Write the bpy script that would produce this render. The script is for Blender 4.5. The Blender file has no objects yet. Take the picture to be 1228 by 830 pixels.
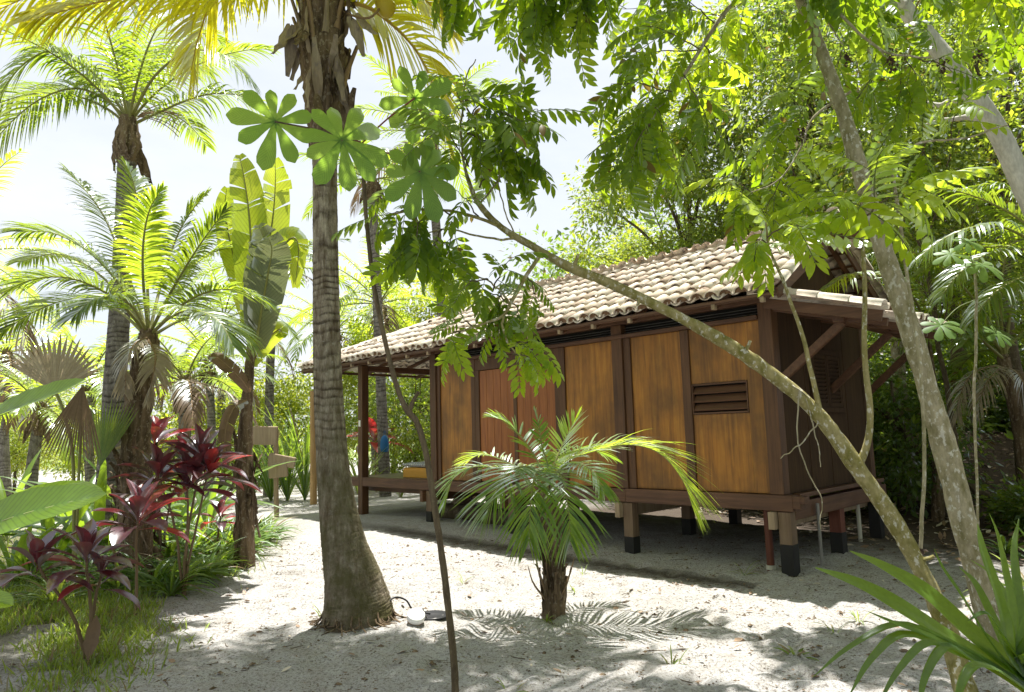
import bpy, math, random
import numpy as np
from mathutils import Matrix, Vector

rad = math.radians
scene = bpy.context.scene
col = scene.collection

# ------------------------------------------------------------------ camera
F = 842.0; CX, CY = 614.0, 415.0; EYE = 1.7
cam_data = bpy.data.cameras.new('camera')
cam_data.sensor_width = 36.0
cam_data.lens = 36.0 * F / 1228.0
cam_data.clip_start = 0.05
cam_data.clip_end = 2000
cam = bpy.data.objects.new('camera', cam_data)
col.objects.link(cam)
CAMROT = Matrix.Rotation(rad(90 + 7.1), 4, 'X') @ Matrix.Rotation(rad(-1.6), 4, 'Z')
cam.matrix_world = Matrix.Translation((0, 0, EYE)) @ CAMROT
scene.camera = cam
R3 = np.array(CAMROT.to_3x3())
ORG = np.array([0, 0, EYE])

# ------------------------------------------------------------------ light
SUN_DIR = np.array([0.04, 0.25, 1.0])            # towards the sun: high and beyond the hut
SUN_DIR = SUN_DIR / np.linalg.norm(SUN_DIR)
SUN_EL = math.asin(SUN_DIR[2]); SUN_AZ = math.atan2(SUN_DIR[0], SUN_DIR[1])
world = bpy.data.worlds.new('World'); scene.world = world; world.use_nodes = True
wn = world.node_tree.nodes; wl = world.node_tree.links
wn.clear()
w_out = wn.new('ShaderNodeOutputWorld'); w_bg = wn.new('ShaderNodeBackground')
w_sky = wn.new('ShaderNodeTexSky'); w_sky.sky_type = 'NISHITA'; w_sky.sun_disc = False
w_sky.sun_elevation = SUN_EL; w_sky.sun_rotation = SUN_AZ; w_sky.dust_density = 2.0
w_tc = wn.new('ShaderNodeTexCoord'); w_map = wn.new('ShaderNodeMapping'); w_map.inputs['Scale'].default_value = (1.2, 1.2, 3.5)
w_noise = wn.new('ShaderNodeTexNoise'); w_noise.inputs['Scale'].default_value = 2.2; w_noise.inputs['Detail'].default_value = 7; w_noise.inputs['Roughness'].default_value = .6
w_ramp = wn.new('ShaderNodeValToRGB')
w_ramp.color_ramp.elements[0].position = .32; w_ramp.color_ramp.elements[0].color = (.72, .72, .72, 1)
w_ramp.color_ramp.elements[1].position = .68; w_ramp.color_ramp.elements[1].color = (.97, .97, .97, 1)
w_mix = wn.new('ShaderNodeMix'); w_mix.data_type = 'RGBA'
w_mix.inputs['B'].default_value = (5.9, 6.15, 6.5, 1)   # bright thin cloud veil
wl.new(w_tc.outputs['Generated'], w_map.inputs['Vector']); wl.new(w_map.outputs['Vector'], w_noise.inputs['Vector'])
wl.new(w_noise.outputs['Fac'], w_ramp.inputs['Fac']); wl.new(w_ramp.outputs['Color'], w_mix.inputs['Factor'])
wl.new(w_sky.outputs['Color'], w_mix.inputs['A']); wl.new(w_mix.outputs['Result'], w_bg.inputs['Color'])
w_bg.inputs['Strength'].default_value = 0.07
wl.new(w_bg.outputs['Background'], w_out.inputs['Surface'])

sun_data = bpy.data.lights.new('sun', 'SUN'); sun_data.energy = 5.0; sun_data.angle = rad(.55); sun_data.color = (1.0, .965, .90)
sun = bpy.data.objects.new('sun', sun_data); col.objects.link(sun)
sun.rotation_euler = Vector(SUN_DIR).to_track_quat('Z', 'Y').to_euler()
scene.view_settings.view_transform = 'Standard'
scene.view_settings.look = 'None'
scene.view_settings.exposure = 1.3
scene.view_settings.gamma = 1.0
scene.cycles.use_denoising = True
scene.cycles.max_bounces = 8
scene.cycles.diffuse_bounces = 4
scene.cycles.transmission_bounces = 4
scene.cycles.sample_clamp_indirect = 8

# ------------------------------------------------------------------ pixel <-> world helpers
def ray(x, y):
    return R3 @ np.array([(x - CX) / F, -(y - CY) / F, -1.0])
def at(x, y, Y):
    d = ray(x, y); return ORG + d * (Y / d[1])
def smooth(a, b, x):
    t = np.clip((x - a) / (b - a), 0, 1); return t * t * (3 - 2 * t)
def gz(x, y):
    """height of the sand"""
    x = np.asarray(x, float); y = np.asarray(y, float)
    h = .14 * smooth(8.6, 13.5, y)
    h = h + 1.3 * smooth(5.8, 8.6, x) * smooth(10.5, 17, y)
    for bx, by, mh, mw in ((-1.47, 6.68, .06, .5), (.32, 6.93, .045, .33)):
        h = h + mh * np.exp(-((x - bx) ** 2 + (y - by) ** 2) / (2 * mw * mw))
    h = h + .07 * smooth(-2.6, -4.5, x) * smooth(3.5, 6, y) * (1 - smooth(11, 15, y))
    return h
def G(px, py):
    """point of the ground seen at a pixel"""
    d = ray(px, py); z = 0.0
    for _ in range(6):
        p = ORG + d * ((z - EYE) / d[2]); z = float(gz(p[0], p[1]))
    return np.array([p[0], p[1], z])
def on_ground(x, y, dz=0.0):
    return np.array([x, y, float(gz(x, y)) + dz])
def proj(P):
    c = (np.asarray(P, float) - ORG) @ R3; return CX - F * c[..., 0] / c[..., 2], CY + F * c[..., 1] / c[..., 2], -c[..., 2]
def nrm(v):
    v = np.asarray(v, float); return v / (np.linalg.norm(v, axis=-1, keepdims=True) + 1e-12)

# ------------------------------------------------------------------ mesh builder
class MB:
    def __init__(s):
        s.V = []; s.UV = []; s.F = []; s.n = 0
    def add(s, v, faces, mat=0, uv=None):
        v = np.asarray(v, float).reshape(-1, 3)
        f = np.asarray(faces, int)
        s.V.append(v); s.UV.append(np.zeros((len(v), 3)) if uv is None else np.asarray(uv, float))
        s.F.append((f + s.n, mat)); s.n += len(v)
    def batch(s, tv, tf, M, T, mat=0, tuv=None):
        """copies of a template: tv (n,3), tf (m,k), M (c,3,3) columns = axes, T (c,3)"""
        tv = np.asarray(tv, float); tf = np.asarray(tf, int); M = np.asarray(M, float); T = np.asarray(T, float)
        c = len(T)
        if c == 0: return
        v = np.einsum('cij,nj->cni', M, tv) + T[:, None, :]
        f = tf[None] + (np.arange(c) * len(tv))[:, None, None]
        uv = None if tuv is None else np.tile(np.asarray(tuv, float), (c, 1))
        s.add(v.reshape(-1, 3), f.reshape(-1, tf.shape[1]), mat, uv)
    def box(s, lo, hi, mat=0, M=None, T=None):
        lo = np.array(lo, float); hi = np.array(hi, float)
        v = np.array([[x, y, z] for z in (0, 1) for y in (0, 1) for x in (0, 1)], float) * (hi - lo) + lo
        if M is not None: v = v @ np.asarray(M).T
        if T is not None: v = v + np.asarray(T)
        s.add(v, [[0, 2, 3, 1], [4, 5, 7, 6], [0, 1, 5, 4], [2, 6, 7, 3], [0, 4, 6, 2], [1, 3, 7, 5]], mat)
    def beam(s, a, b, w, h, mat=0, up=(0, 0, 1)):
        a = np.array(a, float); b = np.array(b, float); d = nrm(b - a)
        sx = nrm(np.cross(d, up)); uz = np.cross(sx, d)
        M = np.stack([sx, d, uz], 1); L = np.linalg.norm(b - a)
        s.box((-w / 2, 0, -h / 2), (w / 2, L, h / 2), mat, M, a)
    def tube(s, pts, r, seg=8, mat=0, caps=True, squash=1.0, rough=0.0, rng=None):
        P = np.asarray(pts, float); n = len(P)
        r = np.asarray(r, float); r2 = r if r.ndim == 2 else None
        r = np.broadcast_to(r.mean(1) if r2 is not None else r, (n,))
        T = np.gradient(P, axis=0); T = nrm(T)
        ref = np.array([0, 0, 1.0]) if abs(T[0][2]) < .9 else np.array([1.0, 0, 0])
        A = np.zeros((n, 3)); a = nrm(np.cross(T[0], ref))
        for i in range(n):
            a = a - T[i] * np.dot(a, T[i]); a = nrm(a); A[i] = a
        B = np.cross(T, A)
        th = np.linspace(0, 2 * np.pi, seg + 1)
        rr = r[:, None] * np.ones(seg + 1)[None] if r2 is None else r2
        if rough and rng is not None:
            q = rng.uniform(-1, 1, (n, seg + 1)); q[:, -1] = q[:, 0]; rr = rr * (1 + rough * q)
        v = P[:, None] + A[:, None] * (np.cos(th)[None] * rr)[..., None] + B[:, None] * (np.sin(th)[None] * rr * squash)[..., None]
        L = np.concatenate([[0], np.cumsum(np.linalg.norm(np.diff(P, axis=0), axis=1))])
        uv = np.zeros((n, seg + 1, 3)); uv[..., 0] = (th / (2 * np.pi))[None]; uv[..., 1] = L[:, None]; uv[..., 2] = r[:, None]
        i = np.arange(n - 1)[:, None] * (seg + 1) + np.arange(seg)[None]
        f = np.stack([i, i + 1, i + seg + 2, i + seg + 1], -1).reshape(-1, 4)
        s.add(v.reshape(-1, 3), f, mat, uv.reshape(-1, 3))
        if caps:
            for k, P0 in ((0, P[0]), (n - 1, P[-1])):
                ring = v[k][:-1]; vv = np.vstack([ring, P0]); m = len(ring)
                idx = [[j, (j + 1) % m, m] if k else [(j + 1) % m, j, m] for j in range(m)]
                s.add(vv, idx, mat, np.tile([0, L[k], r[k]], (m + 1, 1)))
    def lathe(s, prof, seg=16, mat=0, T=(0, 0, 0), M=None):
        prof = np.asarray(prof, float); n = len(prof); th = np.linspace(0, 2 * np.pi, seg, endpoint=False)
        v = np.stack([prof[:, None, 0] * np.cos(th), prof[:, None, 0] * np.sin(th), prof[:, None, 1] + 0 * th], -1)
        v = v.reshape(-1, 3)
        if M is not None: v = v @ np.asarray(M).T
        f = [[i * seg + j, i * seg + (j + 1) % seg, (i + 1) * seg + (j + 1) % seg, (i + 1) * seg + j] for i in range(n - 1) for j in range(seg)]
        s.add(v + np.asarray(T), f, mat)
    def build(s, name, mats, parent=None, smooth=True, bevel=0):
        me = bpy.data.meshes.new(name)
        V = np.concatenate(s.V); UV = np.concatenate(s.UV)
        me.vertices.add(len(V)); me.vertices.foreach_set('co', V.astype(np.float32).ravel())
        loops = np.concatenate([f.ravel() for f, m in s.F]); tot = np.concatenate([np.full(len(f), f.shape[1]) for f, m in s.F])
        mi = np.concatenate([np.full(len(f), m) for f, m in s.F])
        me.loops.add(len(loops)); me.loops.foreach_set('vertex_index', loops.astype(np.int32))
        me.polygons.add(len(tot))
        me.polygons.foreach_set('loop_start', np.concatenate([[0], np.cumsum(tot)[:-1]]).astype(np.int32))
        me.polygons.foreach_set('loop_total', tot.astype(np.int32))
        me.polygons.foreach_set('material_index', mi.astype(np.int32))
        me.polygons.foreach_set('use_smooth', np.full(len(tot), bool(smooth)))
        at_ = me.attributes.new('uvv', 'FLOAT_VECTOR', 'POINT'); at_.data.foreach_set('vector', UV.astype(np.float32).ravel())
        for m in (mats if isinstance(mats, (list, tuple)) else [mats]): me.materials.append(m)
        me.update(calc_edges=True); me.validate()
        o = bpy.data.objects.new(name, me); col.objects.link(o)
        if parent is not None: o.parent = parent
        if bevel:
            b = o.modifiers.new('edge', 'BEVEL'); b.width = bevel; b.segments = 2; b.limit_method = 'ANGLE'
        return o

def tag(o, label=None, cat=None, group=None, kind=None):
    if label: o['label'] = label
    if cat: o['category'] = cat
    if group: o['group'] = group
    if kind: o['kind'] = kind
    return o
def thing(name, label, cat, loc=(0, 0, 0), group=None, rot=0.0):
    o = bpy.data.objects.new(name, None); col.objects.link(o); o.empty_display_size = .2
    o.location = [float(c) for c in loc]; o.rotation_euler = (0, 0, rot)
    return tag(o, label, cat, group)
def copy_thing(o, label=None, loc=None, rot=None, scale=None, parent=None):
    c = o.copy(); col.objects.link(c); c.parent = parent
    if label: c['label'] = label
    if loc is not None: c.location = [float(k) for k in loc]
    if rot is not None: c.rotation_euler = rot if isinstance(rot, (tuple, list)) else (0, 0, rot)
    if scale is not None: c.scale = (scale,) * 3 if not isinstance(scale, (tuple, list)) else scale
    for ch in list(o.children):
        copy_thing(ch, parent=c)
    return c

# ------------------------------------------------------------------ curves and leaf templates
def catmull(P, n):
    P = np.asarray(P, float)
    if len(P) == 2:
        t = np.linspace(0, 1, n)[:, None]; return P[0] * (1 - t) + P[1] * t
    Q = np.vstack([2 * P[0] - P[1], P, 2 * P[-1] - P[-2]])
    u = np.linspace(0, len(P) - 1 - 1e-6, n); k = u.astype(int); t = (u - k)[:, None]
    a, b, c, d = Q[k], Q[k + 1], Q[k + 2], Q[k + 3]
    return .5 * (2 * b + (c - a) * t + (2 * a - 5 * b + 4 * c - d) * t ** 2 + (3 * b - a - 3 * c + d) * t ** 3)
def wiggle(P, amt, rng):
    P = np.array(P, float); k = len(P)
    for ax in range(3):
        ph = rng.uniform(0, 6.28, 3); t = np.linspace(0, 1, k)
        P[:, ax] += amt * (np.sin(t * 9 + ph[0]) * .6 + np.sin(t * 21 + ph[1]) * .3 + np.sin(t * 43 + ph[2]) * .15) * smooth(0, .15, t)
    return P
def arc_path(p0, az, el, length, droop, n=9, power=1.0):
    """points of a stem that leaves p0 at azimuth az, elevation el and bends down by droop radians over its length"""
    s = np.linspace(0, 1, n); e = el - droop * s ** power
    d = np.stack([np.cos(e) * math.cos(az), np.cos(e) * math.sin(az), np.sin(e)], 1) * (length / (n - 1))
    P = np.vstack([[0, 0, 0], np.cumsum((d[1:] + d[:-1]) / 2, axis=0)])
    return P + np.asarray(p0)
def leaf_tpl(L=1.0, W=.35, n=5, fold=.15, curl=-.12, peak=.45, tip=.02, wave=0.0):
    """pointed leaf along +Y, face up +Z"""
    t = np.linspace(0, 1, n + 1); V = []
    for i, u in enumerate(t):
        w = W / 2 * (math.sin(math.pi * u ** (math.log(.5) / math.log(peak))) ** .75 if 0 < u < 1 else 0) + tip * (.4 if u in (0, 1) else 0)
        z = curl * u * u
        k = wave * math.sin(u * 17) * w
        V += [[-w, u * L, z + fold * w + k], [0, u * L, z], [w, u * L, z + fold * w - k]]
    Fc = []
    for i in range(n):
        a = i * 3
        Fc += [[a, a + 1, a + 4, a + 3], [a + 1, a + 2, a + 5, a + 4]]
    return np.array(V), np.array(Fc)
def join_tpl(parts):
    V = []; Fs = []; n = 0
    for v, f in parts:
        V.append(v); Fs.append(np.asarray(f) + n); n += len(v)
    return np.vstack(V), np.vstack(Fs)
def frame(d, up=(0, 0, 1), roll=None):
    """matrices with Y axis = d, Z as near to up as possible"""
    d = nrm(np.atleast_2d(d)); up = np.broadcast_to(np.asarray(up, float), d.shape)
    x = np.cross(d, up); bad = np.linalg.norm(x, axis=1) < 1e-3
    x[bad] = np.cross(d[bad], [1.0, 0.2, 0]); x = nrm(x); z = np.cross(x, d)
    if roll is not None:
        c = np.cos(roll)[:, None]; s = np.sin(roll)[:, None]; x, z = x * c + z * s, z * c - x * s
    return np.stack([x, d, z], 2)
def compound_tpl(pairs=6, L=.42, ll=.15, lw=.055, droop=.25, ang=62, curl=-.2, terminal=True, seed=1):
    """pinnate leaf along +Y with opposite oval leaflets; returns leaflets and the thin stalk"""
    rng = np.random.default_rng(seed); lv, lf = leaf_tpl(1, lw / ll, 4, .18, curl, .52)
    parts = []; n = pairs
    def mid(u): return np.array([0, L * u * (1 - .12 * droop * u), -droop * L * u * u])
    for k in range(n):
        u = .16 + .82 * k / (n - 1)
        s = ll * (.72 + .38 * math.sin(math.pi * (.15 + .7 * k / (n - 1)))) * rng.uniform(.9, 1.08)
        for sg in (-1, 1):
            a = rad(ang - 22 * k / (n - 1) + rng.uniform(-6, 6))
            d = nrm(np.array([sg * math.sin(a), math.cos(a), -.28 - rng.uniform(0, .25) - droop * u * .6]))
            M = frame(d)[0]
            parts.append(((lv * s) @ M.T + mid(u), lf))
    if terminal:
        M = frame(nrm(np.array([.05, 1, -droop * 1.6])))[0]; parts.append(((lv * ll) @ M.T + mid(1), lf))
    V, Fs = join_tpl(parts)
    r = .0035; sv = []; sf = []
    us = np.linspace(0, 1, 5)
    for u in us:
        m = mid(u); sv += [m + [-r, 0, 0], m + [r, 0, 0], m + [0, 0, -r * 1.6]]
    for i in range(4):
        for j in range(3):
            a = i * 3 + j; b = i * 3 + (j + 1) % 3; sf.append([a, b, b + 3, a + 3])
    return V, Fs, np.array(sv), np.array(sf)

def frond(mb, pts, ll, lw, n=55, start=.14, hang=.35, ang=(68, 28), lift=.25, r=.02, rng=None, up=None, mats=(0, 1), jit=.06, seg=4, gap=0.0, fold_in=0.0):
    """a pinnate palm frond on the given spine: rachis tube (mats[0]) and hanging leaflets (mats[1])"""
    rng = rng or np.random.default_rng(0)
    P = catmull(pts, 40); T = nrm(np.gradient(P, axis=0))
    upv = np.broadcast_to(np.array([0, 0, 1.0]) if up is None else np.asarray(up, float), T.shape)
    S = np.cross(T, upv); bad = np.linalg.norm(S, axis=1) < .12
    S[bad] = S[~bad][0] if (~bad).any() else [1, 0, 0]
    S = nrm(S)
    for i in range(1, len(S)):
        if np.dot(S[i], S[i - 1]) < 0: S[i] = -S[i]
    N = np.cross(S, T)
    mb.tube(P[:-1], r * (1 - .85 * np.linspace(0, 1, 39)), 5, mats[0], caps=False)
    t = np.linspace(start, .985, n)
    for sg in (-1, 1):
        tt = np.clip(t + rng.uniform(-.4, .4, n) * (1 - start) / n, 0, .995)
        keep = rng.uniform(0, 1, n) > gap; tt = tt[keep]; m = len(tt)
        i = tt * 39; k = np.clip(i.astype(int), 0, 38); f = (i - k)[:, None]
        p = P[k] * (1 - f) + P[k + 1] * f; Tk = T[k]; Sk = S[k] * sg; Nk = N[k]
        u = np.clip((tt - start) / (1 - start), 0, 1)
        a = np.radians(ang[0] + (ang[1] - ang[0]) * u) + rng.normal(0, jit, m)
        L = ll * (np.sin(np.pi * (.16 + .80 * u ** .85)) ** .6) * rng.uniform(.88, 1.08, m)
        lf = (lift * (1 - .4 * u) + rng.normal(0, jit * 1.2, m))[:, None]
        d = nrm(np.cos(a)[:, None] * Tk + np.sin(a)[:, None] * (Sk * np.cos(fold_in) + Nk * np.sin(fold_in)) + lf * Nk)
        wv = nrm(np.cross(d, nrm(np.cross(Tk, d))) )       # across the blade
        wv = nrm(wv + .35 * rng.normal(0, .5, (m, 1)) * np.cross(d, wv))
        us = np.linspace(0, 1, seg + 1); wp = np.interp(us, [0, .15, .5, .8, 1], [.45, 1, .9, .55, .04])
        hg = hang * rng.uniform(.75, 1.25, m)
        V = np.zeros((m, seg + 1, 2, 3))
        for j, x in enumerate(us):
            c = p + d * (L * x * (1 - .18 * hg * x * x))[:, None]; c[:, 2] -= hg * L * x * x * .8
            V[:, j, 0] = c - wv * lw / 2 * wp[j]; V[:, j, 1] = c + wv * lw / 2 * wp[j]
        base = (np.arange(m) * (seg + 1) * 2)[:, None] + (np.arange(seg) * 2)[None]
        Fq = np.stack([base, base + 1, base + 3, base + 2], -1).reshape(-1, 4)
        mb.add(V.reshape(-1, 3), Fq, mats[1])

# ------------------------------------------------------------------ materials
def new_mat(name):
    m = bpy.data.materials.new(name); m.use_nodes = True
    nt = m.node_tree; nt.nodes.clear()
    return m, nt.nodes, nt.links, nt.nodes.new('ShaderNodeOutputMaterial')
def rgba(c): return (*c, 1.0)
def n_mix(N, L, fac, a, b, blend='MIX'):
    x = N.new('ShaderNodeMix'); x.data_type = 'RGBA'; x.blend_type = blend
    for sock, v in (('Factor', fac), ('A', a), ('B', b)):
        if hasattr(v, 'is_linked'): L.new(v, x.inputs[sock])
        elif sock == 'Factor': x.inputs[sock].default_value = v
        else: x.inputs[sock].default_value = rgba(v)
    return x.outputs['Result']
def n_noise(N, L, scale, detail=4, rough=.55, vec=None, stretch=None, dist=0.0):
    x = N.new('ShaderNodeTexNoise'); x.inputs['Scale'].default_value = scale; x.inputs['Detail'].default_value = detail
    x.inputs['Roughness'].default_value = rough; x.inputs['Distortion'].default_value = dist
    if vec is not None:
        if stretch is not None:
            mp = N.new('ShaderNodeMapping'); mp.inputs['Scale'].default_value = stretch; L.new(vec, mp.inputs['Vector']); vec = mp.outputs['Vector']
        L.new(vec, x.inputs['Vector'])
    return x.outputs['Fac']
def n_ramp(N, L, fac, stops, interp='LINEAR'):
    x = N.new('ShaderNodeValToRGB'); cr = x.color_ramp; cr.interpolation = interp
    while len(cr.elements) > 1: cr.elements.remove(cr.elements[-1])
    for i, (p, c) in enumerate(stops):
        e = cr.elements[0] if i == 0 else cr.elements.new(p)
        e.position = p; e.color = rgba(c) if isinstance(c, (tuple, list)) else (c, c, c, 1)
    L.new(fac, x.inputs['Fac']); return x.outputs['Color']
def n_math(N, L, op, a, b=0.0, c=None):
    x = N.new('ShaderNodeMath'); x.operation = op
    for i, v in enumerate((a, b) if c is None else (a, b, c)):
        if hasattr(v, 'is_linked'): L.new(v, x.inputs[i])
        else: x.inputs[i].default_value = v
    return x.outputs[0]
def n_bump(N, L, h, strength=.4, dist=.02):
    x = N.new('ShaderNodeBump'); x.inputs['Strength'].default_value = strength; x.inputs['Distance'].default_value = dist
    L.new(h, x.inputs['Height']); return x.outputs['Normal']
def n_pos(N):
    return N.new('ShaderNodeNewGeometry').outputs['Position']
def n_obj(N):
    return N.new('ShaderNodeTexCoord').outputs['Object']
def n_attr(N):
    x = N.new('ShaderNodeAttribute'); x.attribute_name = 'uvv'; return x.outputs['Vector']

def leaf_mat(name, c1, c2, t1, t2, trans=.5, gloss=.06, rough=.35, dead=None, dead_amt=.0, mottle=.25, veins=0, edge=None):
    """thin leaf: diffuse + translucent, a waxy sheen, each leaf its own tint; dead = colour of the odd withered leaf"""
    m, N, L, out = new_mat(name)
    rnd = N.new('ShaderNodeNewGeometry').outputs['Random Per Island']
    nz = n_noise(N, L, 2.5, 3, .6, n_pos(N))
    f = n_math(N, L, 'ADD', n_math(N, L, 'MULTIPLY', rnd, .65), n_math(N, L, 'MULTIPLY', nz, .5))
    d = n_mix(N, L, f, c1, c2); t = n_mix(N, L, f, t1, t2)
    if mottle:
        n2 = n_noise(N, L, 35, 3, .6, n_pos(N)); k = n_math(N, L, 'ADD', n_math(N, L, 'MULTIPLY', n2, mottle * 2), 1 - mottle)
        kk = N.new('ShaderNodeCombineColor'); [L.new(k, kk.inputs[i]) for i in range(3)]
        d = n_mix(N, L, 1.0, d, kk.outputs[0], 'MULTIPLY'); t = n_mix(N, L, 1.0, t, kk.outputs[0], 'MULTIPLY')
    if veins:
        sx = N.new('ShaderNodeSeparateXYZ'); L.new(n_attr(N), sx.inputs[0]); ax = n_math(N, L, 'ABSOLUTE', sx.outputs[0])
        ph = n_math(N, L, 'FRACT', n_math(N, L, 'SUBTRACT', n_math(N, L, 'MULTIPLY', sx.outputs[1], veins), n_math(N, L, 'MULTIPLY', ax, 3.5)))
        vn = n_ramp_val(N, L, n_math(N, L, 'ABSOLUTE', n_math(N, L, 'SUBTRACT', ph, .5)), .30, .5); k = n_math(N, L, 'SUBTRACT', 1.08, n_math(N, L, 'MULTIPLY', vn, .30)); kk = N.new('ShaderNodeCombineColor'); [L.new(k, kk.inputs[i]) for i in range(3)]
        d = n_mix(N, L, 1.0, d, kk.outputs[0], 'MULTIPLY'); t = n_mix(N, L, 1.0, t, kk.outputs[0], 'MULTIPLY')
        if edge is not None:
            eg = n_ramp_val(N, L, n_math(N, L, 'ADD', ax, n_math(N, L, 'MULTIPLY', n_math(N, L, 'SUBTRACT', n_noise(N, L, 14, 4, .6, n_pos(N)), .5), .9)), 1.0, 1.08)
            d = n_mix(N, L, eg, d, edge); t = n_mix(N, L, eg, t, edge)
    if dead is not None:
        g = n_math(N, L, 'GREATER_THAN', n_math(N, L, 'FRACT', n_math(N, L, 'MULTIPLY', rnd, 7.31)), 1 - dead_amt)
        d = n_mix(N, L, g, d, dead); t = n_mix(N, L, g, t, dead)
    df = N.new('ShaderNodeBsdfDiffuse'); tr = N.new('ShaderNodeBsdfTranslucent'); gl = N.new('ShaderNodeBsdfGlossy')
    L.new(d, df.inputs['Color']); L.new(t, tr.inputs['Color']); gl.inputs['Roughness'].default_value = rough
    gl.inputs['Color'].default_value = (.9, .95, 1, 1)
    m1 = N.new('ShaderNodeMixShader'); m1.inputs[0].default_value = trans
    L.new(df.outputs[0], m1.inputs[1]); L.new(tr.outputs[0], m1.inputs[2])
    fr = N.new('ShaderNodeFresnel'); fr.inputs['IOR'].default_value = 1.4
    ff = n_math(N, L, 'ADD', n_math(N, L, 'MULTIPLY', fr.outputs[0], .28), gloss * .3)
    m2 = N.new('ShaderNodeMixShader'); L.new(ff, m2.inputs[0]); L.new(m1.outputs[0], m2.inputs[1]); L.new(gl.outputs[0], m2.inputs[2])
    L.new(m2.outputs[0], out.inputs['Surface']); return m

def bsdf(N, L, out, colr, rough=.7, normal=None, spec=.3, metal=0.0):
    p = N.new('ShaderNodeBsdfPrincipled'); p.inputs['Roughness'].default_value = rough if not hasattr(rough, 'is_linked') else .5
    if hasattr(rough, 'is_linked'): L.new(rough, p.inputs['Roughness'])
    p.inputs['Specular IOR Level'].default_value = spec; p.inputs['Metallic'].default_value = metal
    if hasattr(colr, 'is_linked'): L.new(colr, p.inputs['Base Color'])
    else: p.inputs['Base Color'].default_value = rgba(colr)
    if normal is not None: L.new(normal, p.inputs['Normal'])
    L.new(p.outputs[0], out.inputs['Surface']); return p

def wood_mat(name, dark, mid, light, axis='Z', scale=1.0, rough=.5, blotch=.5, stain=(.05, .03, .02)):
    """varnished board: long grain, blotchy weathering, dark stains"""
    m, N, L, out = new_mat(name)
    obj = n_obj(N); oi = N.new('ShaderNodeObjectInfo')
    add = N.new('ShaderNodeVectorMath'); add.operation = 'ADD'; L.new(obj, add.inputs[0])
    cmb = N.new('ShaderNodeCombineXYZ'); r9 = n_math(N, L, 'MULTIPLY', oi.outputs['Random'], 37.0)
    [L.new(r9, cmb.inputs[i]) for i in range(3)]; L.new(cmb.outputs[0], add.inputs[1]); v = add.outputs[0]
    st = {'Z': (14, 14, .7), 'X': (.7, 14, 14), 'Y': (14, .7, 14)}[axis]
    g1 = n_noise(N, L, 1.6 * scale, 5, .65, v, st, .6)
    g2 = n_noise(N, L, 9 * scale, 3, .6, v, st)
    b = n_noise(N, L, 1.5, 4, .6, v, (1.2, 1.2, .8))
    c = n_ramp(N, L, g1, [(.28, dark), (.5, mid), (.72, light)])
    c = n_mix(N, L, n_math(N, L, 'MULTIPLY', g2, .35), c, dark)
    bf = n_ramp(N, L, b, [(.36, 0.0), (.66, 1.0)])
    sep = N.new('ShaderNodeSeparateColor'); L.new(bf, sep.inputs[0])
    c = n_mix(N, L, n_math(N, L, 'MULTIPLY', sep.outputs[0], blotch), c, stain)
    h = n_math(N, L, 'ADD', n_math(N, L, 'MULTIPLY', g1, .6), n_math(N, L, 'MULTIPLY', g2, .4))
    bsdf(N, L, out, c, n_math(N, L, 'ADD', n_math(N, L, 'MULTIPLY', b, .3), rough - .15), n_bump(N, L, h, .25, .006), .35)
    return m

def bark_mat(name, c1, c2, c3=None, lichen_scale=9, amount=.5, bump=.5, streak=(1, 1, .25), fine=40):
    m, N, L, out = new_mat(name); v = n_obj(N)
    n1 = n_noise(N, L, lichen_scale, 5, .62, v, streak); n2 = n_noise(N, L, fine, 4, .65, v, streak)
    c = n_ramp(N, L, n1, [(.5 - .18, c1), (.5 + .1, c2)])
    if c3 is not None:
        n3 = n_noise(N, L, lichen_scale * 2.3, 4, .6, v, (1, 1, .7)); f = n_ramp(N, L, n3, [(.56, 0.0), (.63, 1.0)])
        s = N.new('ShaderNodeSeparateColor'); L.new(f, s.inputs[0]); c = n_mix(N, L, n_math(N, L, 'MULTIPLY', s.outputs[0], amount), c, c3)
    k = n_math(N, L, 'ADD', n_math(N, L, 'MULTIPLY', n2, .9), .5); kk = N.new('ShaderNodeCombineColor'); [L.new(k, kk.inputs[i]) for i in range(3)]
    c = n_mix(N, L, 1.0, c, kk.outputs[0], 'MULTIPLY')
    bsdf(N, L, out, c, .85, n_bump(N, L, n_math(N, L, 'ADD', n1, n2), bump, .012), .15); return m

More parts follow.
